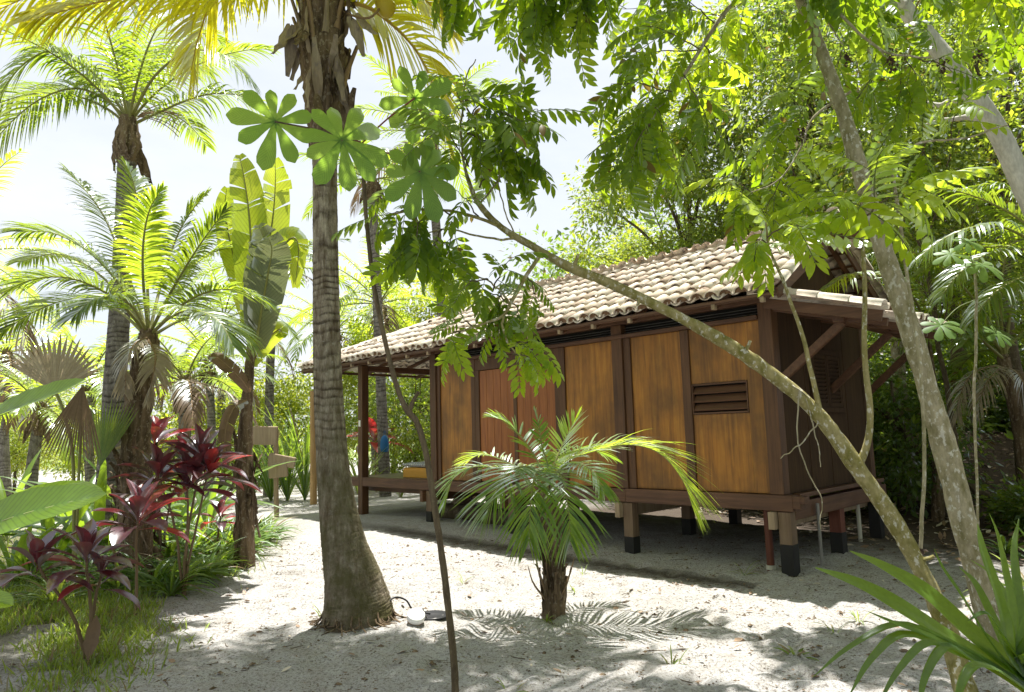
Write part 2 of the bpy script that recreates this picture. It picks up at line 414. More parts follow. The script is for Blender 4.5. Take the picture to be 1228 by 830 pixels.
def palm_bark_mat(name, light, dark, ring, moss=None, ring_gap=.1):
    """coconut trunk: leaf-scar rings, vertical cracks, grey bark and mossy foot"""
    m, N, L, out = new_mat(name); uv = n_attr(N); pos = n_obj(N)
    sp = N.new('ShaderNodeSeparateXYZ'); L.new(uv, sp.inputs[0])
    nz = n_noise(N, L, 3.0, 4, .6, pos, (1, 1, .6))
    vv = n_math(N, L, 'ADD', n_math(N, L, 'DIVIDE', sp.outputs[1], ring_gap), n_math(N, L, 'MULTIPLY', nz, 1.0))
    fr = n_math(N, L, 'FRACT', vv)
    rg = n_ramp(N, L, fr, [(0.0, .9), (.10, 1.0), (.30, .25), (.55, .0), (.90, 0.0), (1.0, .8)])
    s = N.new('ShaderNodeSeparateColor'); L.new(rg, s.inputs[0]); ringf = s.outputs[0]
    st = n_noise(N, L, 22, 5, .7, pos, (1, 1, .16)); big = n_noise(N, L, 2.3, 5, .65, pos); blot = n_noise(N, L, 11, 5, .7, pos, (1, 1, .5))
    c = n_ramp(N, L, st, [(.33, dark), (.62, light)])
    bl = n_ramp(N, L, blot, [(.42, 0.0), (.62, 1.0)]); sb = N.new('ShaderNodeSeparateColor'); L.new(bl, sb.inputs[0])
    c = n_mix(N, L, n_math(N, L, 'MULTIPLY', sb.outputs[0], .55), c, dark)
    fn = n_noise(N, L, 70, 5, .75, pos, (1, 1, .45)); fk = n_math(N, L, 'ADD', n_math(N, L, 'MULTIPLY', fn, 1.3), .40); fkk = N.new('ShaderNodeCombineColor'); [L.new(fk, fkk.inputs[i]) for i in range(3)]
    c = n_mix(N, L, 1.0, c, fkk.outputs[0], 'MULTIPLY'); c = n_mix(N, L, n_math(N, L, 'MULTIPLY', n_ramp_val(N, L, n_noise(N, L, 17, 5, .7, pos), .58, .66), .55), c, (.46, .44, .38))
    rb = n_math(N, L, 'MULTIPLY', ringf, n_ramp_val(N, L, n_noise(N, L, 7, 5, .7, pos, (1, 1, .8)), .36, .60))
    hz = N.new('ShaderNodeSeparateXYZ'); L.new(pos, hz.inputs[0])
    if moss is not None: rb = n_math(N, L, 'MULTIPLY', rb, n_ramp_val(N, L, n_math(N, L, 'MULTIPLY', n_math(N, L, 'ADD', hz.outputs[2], n_math(N, L, 'MULTIPLY', blot, .8)), .25), .16, .62))
    c = n_mix(N, L, n_math(N, L, 'MULTIPLY', rb, .85), c, ring)
    if moss is not None:
        lo = n_math(N, L, 'SUBTRACT', 1.0, n_math(N, L, 'DIVIDE', hz.outputs[2], 2.6)); lo = n_math(N, L, 'MAXIMUM', lo, 0.0)
        mf = n_math(N, L, 'MULTIPLY', lo, n_ramp_val(N, L, n_noise(N, L, 5, 5, .7, pos), .38, .62)); c = n_mix(N, L, mf, c, moss)
        gr = n_math(N, L, 'MULTIPLY', lo, .5); c = n_mix(N, L, gr, c, (.10, .075, .045))
    h = n_math(N, L, 'ADD', n_math(N, L, 'ADD', n_math(N, L, 'MULTIPLY', st, .8), n_math(N, L, 'MULTIPLY', fn, .5)), n_math(N, L, 'MULTIPLY', rb, -.6))
    bsdf(N, L, out, c, .9, n_bump(N, L, h, 1.0, .035), .1); return m
def n_ramp_val(N, L, v, a, b):
    r = n_ramp(N, L, v, [(a, 0.0), (b, 1.0)]); s = N.new('ShaderNodeSeparateColor'); L.new(r, s.inputs[0]); return s.outputs[0]
def plain_mat(name, c, rough=.6, var=.25, scale=8, bump=.1, spec=.3, metal=0.0):
    m, N, L, out = new_mat(name); v = n_obj(N); n = n_noise(N, L, scale, 4, .6, v); n2 = n_noise(N, L, scale * 7, 3, .6, v)
    k = n_math(N, L, 'ADD', n_math(N, L, 'MULTIPLY', n_math(N, L, 'ADD', n, n2), var), 1 - var); kk = N.new('ShaderNodeCombineColor'); [L.new(k, kk.inputs[i]) for i in range(3)]
    bsdf(N, L, out, n_mix(N, L, 1.0, c, kk.outputs[0], 'MULTIPLY'), rough, n_bump(N, L, n2, bump, .01), spec, metal); return m

M = {}
M['inga'] = leaf_mat('inga_leaf', (.040, .080, .006), (.080, .125, .010), (.24, .42, .008), (.50, .66, .02), .60, .02, .45, (.22, .15, .03), .012)
M['inga_bright'] = leaf_mat('inga_bright_leaf', (.08, .14, .008), (.13, .19, .014), (.52, .74, .015), (.68, .82, .03), .62, .02, .42)
M['tree'] = leaf_mat('tree_leaf', (.040, .080, .014), (.085, .130, .022), (.28, .42, .02), (.58, .68, .06), .54, .03, .42, (.30, .24, .05), .04)
M['tree_yellow'] = leaf_mat('light_tree_leaf', (.08, .13, .015), (.14, .18, .025), (.50, .62, .03), (.72, .74, .05), .56, .03, .42)
M['tree_dark'] = leaf_mat('dark_tree_leaf', (.025, .055, .012), (.050, .09, .02), (.16, .29, .015), (.36, .50, .04), .50, .05, .4, (.16, .11, .04), .05)
M['palm'] = leaf_mat('palm_leaf', (.035, .075, .012), (.068, .115, .016), (.24, .40, .015), (.52, .62, .04), .50, .08, .34)
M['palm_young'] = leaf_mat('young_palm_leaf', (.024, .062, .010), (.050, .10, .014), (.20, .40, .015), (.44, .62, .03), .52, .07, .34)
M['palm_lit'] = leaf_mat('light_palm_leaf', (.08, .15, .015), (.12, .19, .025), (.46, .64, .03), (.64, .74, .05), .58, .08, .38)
M['palm_yellow'] = leaf_mat('yellow_palm_leaf', (.28, .27, .012), (.38, .34, .016), (.80, .78, .025), (.88, .80, .03), .62, .05, .42)
M['palm_dry'] = leaf_mat('dry_palm_leaf', (.26, .21, .14), (.40, .34, .25), (.34, .26, .15), (.46, .38, .24), .35, .03, .6)
M['palm_brown'] = leaf_mat('brown_palm_leaf', (.10, .07, .04), (.20, .13, .075), (.18, .11, .05), (.30, .19, .10), .3, .03, .6)
M['banana'] = leaf_mat('banana_leaf', (.08, .15, .015), (.12, .19, .025), (.50, .64, .03), (.70, .76, .06), .58, .07, .38, None, 0, .12, 34, (.42, .30, .06))
M['banana_grey'] = leaf_mat('grey_green_leaf', (.12, .14, .07), (.17, .18, .10), (.22, .27, .10), (.30, .32, .13), .32, .10, .42, None, 0, .12, 34, (.40, .30, .08))
M['cecropia'] = leaf_mat('cecropia_leaf', (.10, .19, .04), (.14, .23, .055), (.30, .52, .045), (.46, .64, .08), .52, .03, .5, None, 0, .14, 14)
M['cordyline'] = leaf_mat('cordyline_leaf', (.045, .018, .025), (.095, .030, .042), (.17, .016, .026), (.32, .035, .045), .36, .40, .3, None, 0, .15)
M['cordyline_red'] = leaf_mat('red_cordyline_leaf', (.15, .018, .022), (.26, .04, .045), (.55, .025, .025), (.70, .05, .04), .45, .25, .3, None, 0, .15)
M['lily'] = leaf_mat('lily_leaf', (.035, .085, .012), (.08, .15, .022), (.26, .46, .02), (.52, .68, .05), .5, .10, .35, (.24, .17, .07), .05)
M['grass'] = leaf_mat('grass_blade', (.07, .13, .018), (.13, .18, .03), (.36, .54, .03), (.58, .66, .07), .48, .05, .45, (.28, .22, .10), .12)
M['ginger'] = leaf_mat('ginger_leaf', (.06, .13, .012), (.08, .16, .018), (.44, .66, .03), (.50, .72, .04), .6, .12, .32, None, 0, .16, 42, (.30, .20, .06))
M['litter'] = leaf_mat('litter_leaf', (.16, .10, .06), (.36, .25, .16), (.14, .09, .05), (.26, .16, .09), .15, .05, .5, (.55, .48, .38), .22)
M['red_fruit'] = plain_mat('dark_fruit', (.055, .028, .018), .6)
M['stem_green'] = plain_mat('green_stem', (.12, .15, .04), .55)
M['petiole'] = plain_mat('palm_petiole', (.20, .20, .06), .5)
M['petiole_yellow'] = plain_mat('yellow_petiole', (.42, .28, .05), .5)
M['petiole_dry'] = plain_mat('dry_petiole', (.24, .16, .09), .7)
M['cord_stem'] = plain_mat('cordyline_stem', (.16, .11, .06), .7)
M['cord_petiole'] = plain_mat('cordyline_petiole', (.22, .05, .05), .5)
M['bark'] = bark_mat('pale_bark', (.18, .16, .075), (.34, .30, .20), (.56, .54, .47), 12, .75, .5, (1, 1, .5))
M['bark_moss'] = bark_mat('mossy_bark', (.15, .135, .03), (.29, .25, .115), (.54, .52, .44), 14, .75, .5, (1, 1, .6))
M['bark_dark'] = bark_mat('dark_bark', (.06, .045, .03), (.13, .10, .065), (.24, .22, .17), 7, .4, .6)
M['bark_grey'] = bark_mat('grey_bark', (.34, .32, .275), (.50, .475, .42), (.58, .56, .51), 6, .5, .3)
M['sapling'] = bark_mat('sapling_bark', (.075, .055, .035), (.13, .10, .06), (.20, .17, .10), 30, .4, .4)
M['coco'] = palm_bark_mat('coconut_bark', (.44, .39, .31), (.12, .088, .055), (.055, .038, .024), (.10, .105, .035), .105)
M['coco_far'] = palm_bark_mat('grey_coconut_bark', (.26, .24, .215), (.12, .105, .09), (.05, .042, .035), None, .12)
M['fibre'] = bark_mat('palm_fibre', (.045, .030, .018), (.19, .135, .085), (.33, .28, .21), 14, .6, 1.0, (1, 1, .12), 50)
M['sheath'] = bark_mat('dry_sheath', (.20, .15, .10), (.34, .28, .20), (.16, .13, .15), 6, .5, .5, (1, 1, .15))
M['coconut'] = plain_mat('coconut_husk', (.42, .32, .03), .4, .15)
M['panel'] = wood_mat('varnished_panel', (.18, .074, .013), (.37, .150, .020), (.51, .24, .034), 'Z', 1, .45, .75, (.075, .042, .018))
M['door'] = wood_mat('door_wood', (.19, .055, .014), (.30, .10, .022), (.40, .15, .032), 'Z', 1.3, .45, .3, (.12, .05, .02))
M['trim'] = wood_mat('dark_trim', (.055, .024, .011), (.11, .050, .021), (.17, .080, .034), 'Z', 1, .55, .3, (.03, .018, .012))
M['trim_x'] = wood_mat('dark_trim_long', (.062, .028, .014), (.12, .056, .029), (.18, .088, .046), 'X', 1, .55, .3, (.035, .02, .014))
M['trim_y'] = wood_mat('dark_trim_deep', (.062, .028, .014), (.12, .056, .029), (.18, .088, .046), 'Y', 1, .55, .3, (.035, .02, .014))
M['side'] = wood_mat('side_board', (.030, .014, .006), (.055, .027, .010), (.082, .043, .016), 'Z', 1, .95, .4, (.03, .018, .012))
M['stilt'] = wood_mat('stilt_wood', (.11, .070, .042), (.19, .125, .08), (.26, .18, .12), 'Z', 1, .7, .3, (.07, .05, .035))
M['stilt_red'] = wood_mat('red_stilt_wood', (.09, .025, .015), (.15, .045, .028), (.19, .06, .035), 'Z', 1, .6, .3, (.06, .03, .02))
M['tar'] = plain_mat('tar_paint', (.018, .017, .017), .7, .4)
M['pale_wood'] = wood_mat('weathered_wood', (.24, .17, .11), (.36, .27, .18), (.46, .37, .26), 'Z', 1, .8, .3, (.16, .12, .09))
M['post_wood'] = wood_mat('post_wood', (.34, .20, .08), (.46, .29, .13), (.55, .38, .19), 'Z', 1, .7, .3, (.22, .14, .07))
M['deck'] = wood_mat('deck_wood', (.09, .06, .05), (.15, .11, .09), (.2, .16, .13), 'X', 1, .35, .2, (.07, .05, .04))
M['yellow'] = plain_mat('yellow_wood', (.50, .25, .03), .5, .25)
M['white'] = plain_mat('white_plastic', (.75, .75, .72), .4, .06)
M['black'] = plain_mat('black_rubber', (.014, .014, .016), .5, .3)
M['steel'] = plain_mat('grey_pipe', (.22, .21, .20), .5, .2)
M['pvc'] = plain_mat('pvc_pipe', (.5, .48, .42), .5, .15)
M['dark'] = plain_mat('interior_shade_black', (.012, .010, .008), .9)  # near-black colour painted as the shade inside openings
M['blue'] = plain_mat('blue_cloth', (.02, .12, .30), .5)
M['stone'] = plain_mat('pink_stone', (.36, .25, .2), .85, .35)

def tile_mat():
    m, N, L, out = new_mat('clay_tile'); rnd = N.new('ShaderNodeNewGeometry').outputs['Random Per Island']; v = n_obj(N)
    c = n_ramp(N, L, rnd, [(0, (.54, .42, .32)), (.25, (.68, .59, .50)), (.6, (.75, .69, .60)), (1, (.68, .56, .45))])
    n = n_noise(N, L, 6, 5, .65, v); n2 = n_noise(N, L, 45, 4, .6, v)
    c = n_mix(N, L, n_math(N, L, 'MULTIPLY', n_ramp_val(N, L, n, .48, .70), .6), c, (.15, .11, .085))
    c = n_mix(N, L, n_math(N, L, 'MULTIPLY', n_ramp_val(N, L, n2, .5, .75), .35), c, (.24, .16, .11))
    bsdf(N, L, out, c, .85, n_bump(N, L, n2, .3, .006), .2); return m
M['tile'] = tile_mat()
def mortar_mat():
    m, N, L, out = new_mat('clay_mortar'); v = n_obj(N); n = n_noise(N, L, 40, 5, .7, v)
    bsdf(N, L, out, n_ramp(N, L, n, [(.3, (.10, .055, .03)), (.7, (.26, .16, .10))]), .95, n_bump(N, L, n, .8, .02), .1); return m
M['mortar'] = mortar_mat()

HUT_A = rad(-45)
HX = np.array([math.cos(HUT_A), math.sin(HUT_A), 0]); HY = np.array([-math.sin(HUT_A), math.cos(HUT_A), 0])
HUT_C = np.array([3.17, 8.406, 0.0])
def HP(x, y, z): return HUT_C + HX * x + HY * y + np.array([0, 0, z])

def sand_mat():
    m, N, L, out = new_mat('white_sand'); p = n_pos(N)
    sx = N.new('ShaderNodeSeparateXYZ'); L.new(p, sx.inputs[0])
    big = n_noise(N, L, .9, 5, .6, p); med = n_noise(N, L, 5, 5, .65, p); fine = n_noise(N, L, 42, 4, .8, p); grain = n_noise(N, L, 150, 2, .7, p)
    c = n_ramp(N, L, big, [(.3, (.44, .43, .42)), (.7, (.55, .545, .535))])
    c = n_mix(N, L, n_math(N, L, 'MULTIPLY', n_ramp_val(N, L, med, .46, .72), .55), c, (.34, .295, .245))
    c = n_mix(N, L, n_math(N, L, 'MULTIPLY', n_ramp_val(N, L, fine, .50, .61), .80), c, (.14, .12, .10))
    c = n_mix(N, L, n_math(N, L, 'MULTIPLY', n_ramp_val(N, L, grain, .47, .66), .6), c, (.15, .13, .11))
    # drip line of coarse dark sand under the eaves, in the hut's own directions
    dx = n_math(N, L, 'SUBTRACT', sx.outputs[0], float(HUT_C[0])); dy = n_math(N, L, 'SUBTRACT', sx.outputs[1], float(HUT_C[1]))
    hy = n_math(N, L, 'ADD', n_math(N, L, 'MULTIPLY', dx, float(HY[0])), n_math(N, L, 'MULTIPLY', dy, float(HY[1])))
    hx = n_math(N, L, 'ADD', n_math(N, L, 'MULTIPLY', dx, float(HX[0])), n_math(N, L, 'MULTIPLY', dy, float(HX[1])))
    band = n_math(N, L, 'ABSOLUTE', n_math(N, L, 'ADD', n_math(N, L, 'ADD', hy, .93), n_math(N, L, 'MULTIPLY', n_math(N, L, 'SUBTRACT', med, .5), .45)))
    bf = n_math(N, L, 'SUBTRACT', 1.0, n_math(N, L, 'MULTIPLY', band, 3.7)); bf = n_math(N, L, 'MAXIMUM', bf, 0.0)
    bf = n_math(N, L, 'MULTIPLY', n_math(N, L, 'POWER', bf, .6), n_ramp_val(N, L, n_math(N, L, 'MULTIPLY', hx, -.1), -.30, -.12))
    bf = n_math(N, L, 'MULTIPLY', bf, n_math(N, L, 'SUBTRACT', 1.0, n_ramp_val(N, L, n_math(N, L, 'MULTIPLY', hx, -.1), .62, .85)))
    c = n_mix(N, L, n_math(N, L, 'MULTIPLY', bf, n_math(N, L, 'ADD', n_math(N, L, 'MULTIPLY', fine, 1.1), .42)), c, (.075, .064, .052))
    # forest soil on the right, garden soil under the beds on the left
    so = n_math(N, L, 'ADD', n_math(N, L, 'ADD', sx.outputs[0], n_math(N, L, 'MULTIPLY', sx.outputs[1], .35)), n_math(N, L, 'MULTIPLY', med, 2.4))
    c = n_mix(N, L, n_math(N, L, 'MULTIPLY', n_ramp_val(N, L, n_math(N, L, 'DIVIDE', so, 20), .515, .60), .9), c, (.13, .092, .062))
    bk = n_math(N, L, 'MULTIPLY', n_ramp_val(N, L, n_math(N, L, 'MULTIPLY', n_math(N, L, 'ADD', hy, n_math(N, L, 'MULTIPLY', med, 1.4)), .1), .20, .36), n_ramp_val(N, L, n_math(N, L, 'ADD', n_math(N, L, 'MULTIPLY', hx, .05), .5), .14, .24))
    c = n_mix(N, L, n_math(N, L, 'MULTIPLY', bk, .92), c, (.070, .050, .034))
    lf = n_math(N, L, 'ADD', n_math(N, L, 'MULTIPLY', sx.outputs[0], -1.0), n_math(N, L, 'MULTIPLY', big, 1.8))
    lf = n_math(N, L, 'MULTIPLY', n_ramp_val(N, L, n_math(N, L, 'DIVIDE', lf, 20), .215, .275), n_math(N, L, 'SUBTRACT', 1.0, n_ramp_val(N, L, n_math(N, L, 'DIVIDE', sx.outputs[1], 40), .30, .36)))
    c = n_mix(N, L, n_math(N, L, 'MULTIPLY', lf, .8), c, (.11, .10, .05))
    fs = n_ramp_val(N, L, n_math(N, L, 'DIVIDE', sx.outputs[1], 100), .42, .55)
    c = n_mix(N, L, fs, c, (.20, .24, .08))
    h = n_math(N, L, 'ADD', n_math(N, L, 'MULTIPLY', fine, .6), n_math(N, L, 'ADD', n_math(N, L, 'MULTIPLY', grain, .25), n_math(N, L, 'MULTIPLY', med, 1.2)))
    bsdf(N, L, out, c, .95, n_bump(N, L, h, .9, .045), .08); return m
M['sand'] = sand_mat()

# ================================================================== GROUND
def fbm(x, y, seed, octs=4, f0=1.0):
    r = np.random.default_rng(seed); z = 0 * x; a = 1.0
    for o in range(octs):
        for _ in range(4):
            th = r.uniform(0, 6.28); f = f0 * 2 ** o * r.uniform(.7, 1.3)
            z = z + a * np.sin((x * math.cos(th) + y * math.sin(th)) * f * 6.28 + r.uniform(0, 6.28)) / 4
        a *= .55
    return z
def relief(x, y):
    n = .018 * fbm(x, y, 3, 3, .55) + .011 * fbm(x, y, 9, 3, 2.1)
    return n * np.exp(-((x ** 2 + (y - 6) ** 2) / 260))
def make_ground():
    u = np.linspace(-1, 1, 420); gx = np.sinh(u * 5.2) / math.sinh(5.2) * 400 + .0
    gx = np.sign(u) * (np.abs(u) * 11 + (np.abs(u) ** 7) * 400)
    v = np.linspace(-.35, 1, 470); gy = 5.5 + np.sign(v) * (np.abs(v) * 15 + (np.abs(v) ** 7) * 480)
    X, Y = np.meshgrid(gx, gy); Z = gz(X, Y) + relief(X, Y)
    r = np.random.default_rng(5)
    for _ in range(260):                                     # footprints and scuffs
        cx, cy = r.uniform(-4.5, 5), r.uniform(3.4, 9.5); a = r.uniform(0, 3.14); sx_, sy_ = r.uniform(.07, .12), r.uniform(.12, .24)
        dx = (X - cx) * math.cos(a) + (Y - cy) * math.sin(a); dy = -(X - cx) * math.sin(a) + (Y - cy) * math.cos(a)
        q = (dx / sx_) ** 2 + (dy / sy_) ** 2
        Z = Z + .026 * (-np.exp(-q) + .55 * np.exp(-((np.sqrt(q) - 1.7) ** 2) * 2.5))
    ny, nx = X.shape; i = np.arange(ny - 1)[:, None] * nx + np.arange(nx - 1)[None]
    mb = MB(); mb.add(np.stack([X, Y, Z], -1).reshape(-1, 3), np.stack([i, i + 1, i + nx + 1, i + nx], -1).reshape(-1, 4))
    tag(mb.build('ground', M['sand']), kind='structure')
make_ground()

# ================================================================== HUT
hut = thing('wooden_hut', 'dark varnished wooden hut on stilts under a pale clay tile roof', 'hut', HUT_C, None, HUT_A)
SILL = .9
def part(name, mats, parent=None, fn=None, bevel=.004, smooth=False):
    mb = MB(); fn(mb); return mb.build(name, mats, parent or hut, smooth, bevel)
def boxpart(name, mat, lo, hi, parent=None, bevel=.004):
    mb = MB(); mb.box(lo, hi); return mb.build(name, mat, parent or hut, False, bevel)
# stilts
def stilt(x, y, mat, top=.70, w=.075, black=.33, taper=0):
    s = boxpart('stilt', mat, (x - w, y - w, black - .002), (x + w, y + w, top))
    boxpart('painted_base', M['tar'], (x - w - .004, y - w - .004, -.25), (x + w + .004, y + w + .004, black), s)
stilt(-.02, .02, M['stilt']); stilt(-2.25, .02, M['stilt'], black=.24); stilt(-4.55, .02, M['stilt']); stilt(-6.7, .02, M['stilt'])
stilt(-.02, 1.5, M['stilt_red'], black=.30); stilt(-.02, 2.96, M['tar'])
for x in (-2.25, -4.55, -6.7): stilt(x, 1.5, M['stilt']); stilt(x, 2.96, M['stilt'])
stilt(-8.95, 2.96, M['stilt'], black=.4)
# joists with pale sawn ends beside each stilt
for x in (-.02, -2.25, -4.55, -6.7):
    boxpart('joist', M['pale_wood'] if x > -3 else M['trim_y'], (x - .165, -.13, .50), (x - .085, 3.0, .70))
mb = MB(); mb.tube(np.array([HUT_C * 0 + [-.30, .10, -.1], [-.30, .10, .3], [-.30, .10, .72]]), .045, 12); mb.build('pipe', M['stilt_red'], hut)
mb = MB(); mb.tube(np.array([[-.30, .10, .0], [-.30, .10, .05]]), .055, 12); mb.build('pipe_collar', M['pvc'], hut)
mb = MB(); mb.tube(np.array([[.10, .62, -.1], [.10, .62, .4], [.10, .62, .75]]), .02, 10); mb.build('pipe', M['steel'], hut)
mb = MB(); mb.tube(np.array([[-.1, 2.5, -.1], [-.1, 2.5, .4], [-.1, 2.5, .75]]), .028, 10); mb.build('pipe', M['pvc'], hut)
# sills and floor
def sill_front(mb):
    pr = [(0, .715), (0, .895)]
    mb.box((-2.262, -.075, .71), (.10, .075, .895))
    mb.box((.10, -.075, .745), (.19, .075, .89)); mb.box((.19, -.075, .80), (.24, .075, .885))
part('sill_beam', M['trim_x'], None, sill_front, .006)
boxpart('sill_beam', M['trim_x'], (-9.45, -.07, .712), (-2.268, .07, .892), None, .006)
boxpart('sill_beam', M['trim_y'], (-.07, .078, .60), (.062, 3.25, .80), None, .006)
boxpart('sill_beam', M['trim_x'], (-9.4, 2.93, .712), (0.06, 3.07, .892), None, .006)
boxpart('sill_beam', M['trim_y'], (-9.45, .075, .712), (-9.31, 2.92, .892), None, .006)
boxpart('sill_beam', M['trim_x'], (-9.2, .2, .60), (-6.9, .30, .75), None, .006)
boxpart('side_ledge', M['trim_y'], (.0, .17, .845), (.095, 3.1, .898), None, .006)
def floor_boards(mb):
    y = .085
    while y < 2.9:
        mb.box((-9.3, y, .845), (-.08, y + .132, .895 + .001 * math.sin(y * 50))); y += .137
part('floor_deck', M['deck'], None, floor_boards, .003)
# walls: posts, studs, panels
T0, T1 = .902, 3.0
def post(x0, x1, z1=3.18, y0=-.06, y1=.10, name='wall_post', mat='trim'):
    return boxpart(name, M[mat], (x0, y0, T0 - .004), (x1, y1, z1), None, .006)
post(-.17, 0.0, 3.2, -.055, .115); post(-2.40, -2.22, 3.2); post(-6.62, -6.45, 3.2)
for x0, x1 in ((-2.216, -2.10), (-1.29, -1.165), (-3.45, -3.335), (-5.50, -5.40), (-6.446, -6.36)):
    post(x0, x1, T1, -.030, .05, 'wall_stud')
boxpart('wall_panel', M['panel'], (-.38, -.012, T0), (-.172, .02, T1))            # broad side board
boxpart('wall_panel', M['panel'], (-2.098, -.005, T0), (-1.292, .02, T1))
boxpart('wall_panel', M['panel'], (-3.333, -.005, T0), (-2.402, .02, T1))
boxpart('wall_panel', M['panel'], (-6.358, -.005, T0), (-5.502, .02, T1))
boxpart('wall_panel', M['panel'], (-1.163, -.005, T0), (-.382, .02, 1.875))
boxpart('wall_panel', M['panel'], (-1.163, -.005, 2.275), (-.382, .02, T1))
# louvre vent
lv = MB(); lv.box((-1.16, -.020, 1.878), (-.385, .03, 1.90)); lv.box((-1.16, -.020, 2.25), (-.385, .03, 2.272)); lv.box((-1.16, -.020, 1.901), (-1.145, .03, 2.249)); lv.box((-.40, -.020, 1.901), (-.385, .03, 2.249))
lv = lv.build('louvre_vent', M['trim_x'], hut, False, .003)
def slats(mb):
    for z in (1.925, 2.035, 2.145):
        c, s = math.cos(rad(38)), math.sin(rad(38)); Mx = np.array([[1, 0, 0], [0, c, -s], [0, s, c]])
        mb.box((-1.143, -.012, 0), (-.402, .012, .105), 0, np.array([[1, 0, 0], [0, c, s], [0, -s, c]]), (0, -.008, z))
mb = MB(); slats(mb); mb.build('slat', M['trim_x'], lv, False, .003)
boxpart('vent_shade_sheet', M['dark'], (-1.16, .06, 1.87), (-.385, .075, 2.28), lv, 0)  # near-black sheet painted as the shade behind the slats
# door
dr = MB(); dr.box((-5.398, -.02, 2.80), (-3.452, .045, T1)); dr.box((-5.398, -.026, T0), (-5.30, .045, 2.798)); dr.box((-3.55, -.026, T0), (-3.452, .045, 2.798))
door = dr.build('door_frame', M['trim'], hut, False, .004)
for x0, x1 in ((-5.295, -4.435), (-4.425, -3.555)):
    mb = MB(); w = (x1 - x0) / 5
    for k in range(5): mb.box((x0 + k * w + .002, -.008, T0 + .01), (x0 + (k + 1) * w - .002, .02, 2.79))
    mb.build('door_leaf', M['door'], door, False, .004)
boxpart('door_stile', M['trim'], (-4.47, -.022, T0 + .01), (-4.39, -.009, 2.79), door)
# top rail, clerestory gap and plate
boxpart('top_rail', M['trim_x'], (-6.45, -.085, T1 + .002), (-.172, .05, T1 + .055), None, .005)
boxpart('clerestory_shade_sheet', M['dark'], (-6.6, .065, T1 + .06), (-.1, .08, 3.32), None, 0)  # near-black sheet in the gap, standing in for the unlit interior
for k in range(3):
    mb = MB(); mb.tube(np.array([[-6.4, .02, T1 + .085 + k * .035], [-3, .02, T1 + .083 + k * .035], [-.2, .02, T1 + .085 + k * .035]]), .0035, 5); mb.build('wire', M['steel'], hut)
boxpart('wall_plate', M['trim_x'], (-10.3, -.05, 3.205), (.22, .09, 3.30), None, .006)
boxpart('wall_plate', M['trim_x'], (-10.3, 2.92, 3.205), (.22, 3.06, 3.30), None, .006)
boxpart('wall_plate', M['trim_y'], (-8.98, .095, 3.08), (-8.86, 2.91, 3.20), None, .006)
# porch post with its switch
pp = boxpart('porch_post', M['trim'], (-9.02, -.075, -.2), (-8.86, .085, 3.20), None, .006)
boxpart('light_switch', M['white'], (-8.98, -.088, 1.93), (-8.91, -.077, 2.06), pp)
boxpart('porch_post', M['trim'], (-9.02, 2.93, -.2), (-8.86, 3.09, 3.20), None, .006)
# back and inner walls
def boards(mb, a, b, w, fn):
    x = a
    while x < b - .01:
        fn(mb, x, min(x + w, b) - .004); x += w
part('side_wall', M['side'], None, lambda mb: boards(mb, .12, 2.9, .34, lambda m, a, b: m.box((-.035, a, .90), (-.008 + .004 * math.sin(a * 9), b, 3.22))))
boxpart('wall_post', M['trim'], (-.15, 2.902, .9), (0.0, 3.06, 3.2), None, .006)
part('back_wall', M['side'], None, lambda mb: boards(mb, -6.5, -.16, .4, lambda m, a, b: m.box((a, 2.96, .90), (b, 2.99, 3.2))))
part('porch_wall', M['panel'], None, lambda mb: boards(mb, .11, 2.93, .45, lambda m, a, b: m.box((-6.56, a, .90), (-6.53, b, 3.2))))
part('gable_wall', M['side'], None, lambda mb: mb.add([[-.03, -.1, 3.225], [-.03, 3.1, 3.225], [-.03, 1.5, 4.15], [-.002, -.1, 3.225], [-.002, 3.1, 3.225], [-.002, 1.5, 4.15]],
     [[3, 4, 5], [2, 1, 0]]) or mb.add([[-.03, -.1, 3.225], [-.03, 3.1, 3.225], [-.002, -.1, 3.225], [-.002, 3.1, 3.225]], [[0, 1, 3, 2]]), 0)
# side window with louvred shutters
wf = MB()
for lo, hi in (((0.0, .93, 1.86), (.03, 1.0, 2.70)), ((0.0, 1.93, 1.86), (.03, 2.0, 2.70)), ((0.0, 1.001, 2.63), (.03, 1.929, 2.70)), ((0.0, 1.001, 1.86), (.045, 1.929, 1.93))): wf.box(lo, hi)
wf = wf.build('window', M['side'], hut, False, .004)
for y0 in (1.005, 1.472):
    mb = MB(); y1 = y0 + .452
    mb.box((.004, y0, 1.935), (.028, y0 + .05, 2.625)); mb.box((.004, y1 - .05, 1.935), (.028, y1, 2.625)); mb.box((.004, y0 + .051, 1.935), (.028, y1 - .051, 1.99)); mb.box((.004, y0 + .051, 2.57), (.028, y1 - .051, 2.625))
    for k in range(11):
        c, s = math.cos(rad(40)), math.sin(rad(40))
        mb.box((-.005, y0 + .052, 0), (.005, y1 - .052, .05), 0, np.array([[c, 0, s], [0, 1, 0], [-s, 0, c]]) @ np.eye(3), (.0, 0, 2.0 + k * .052))
    mb.build('shutter', M['side'], wf, False, .002)
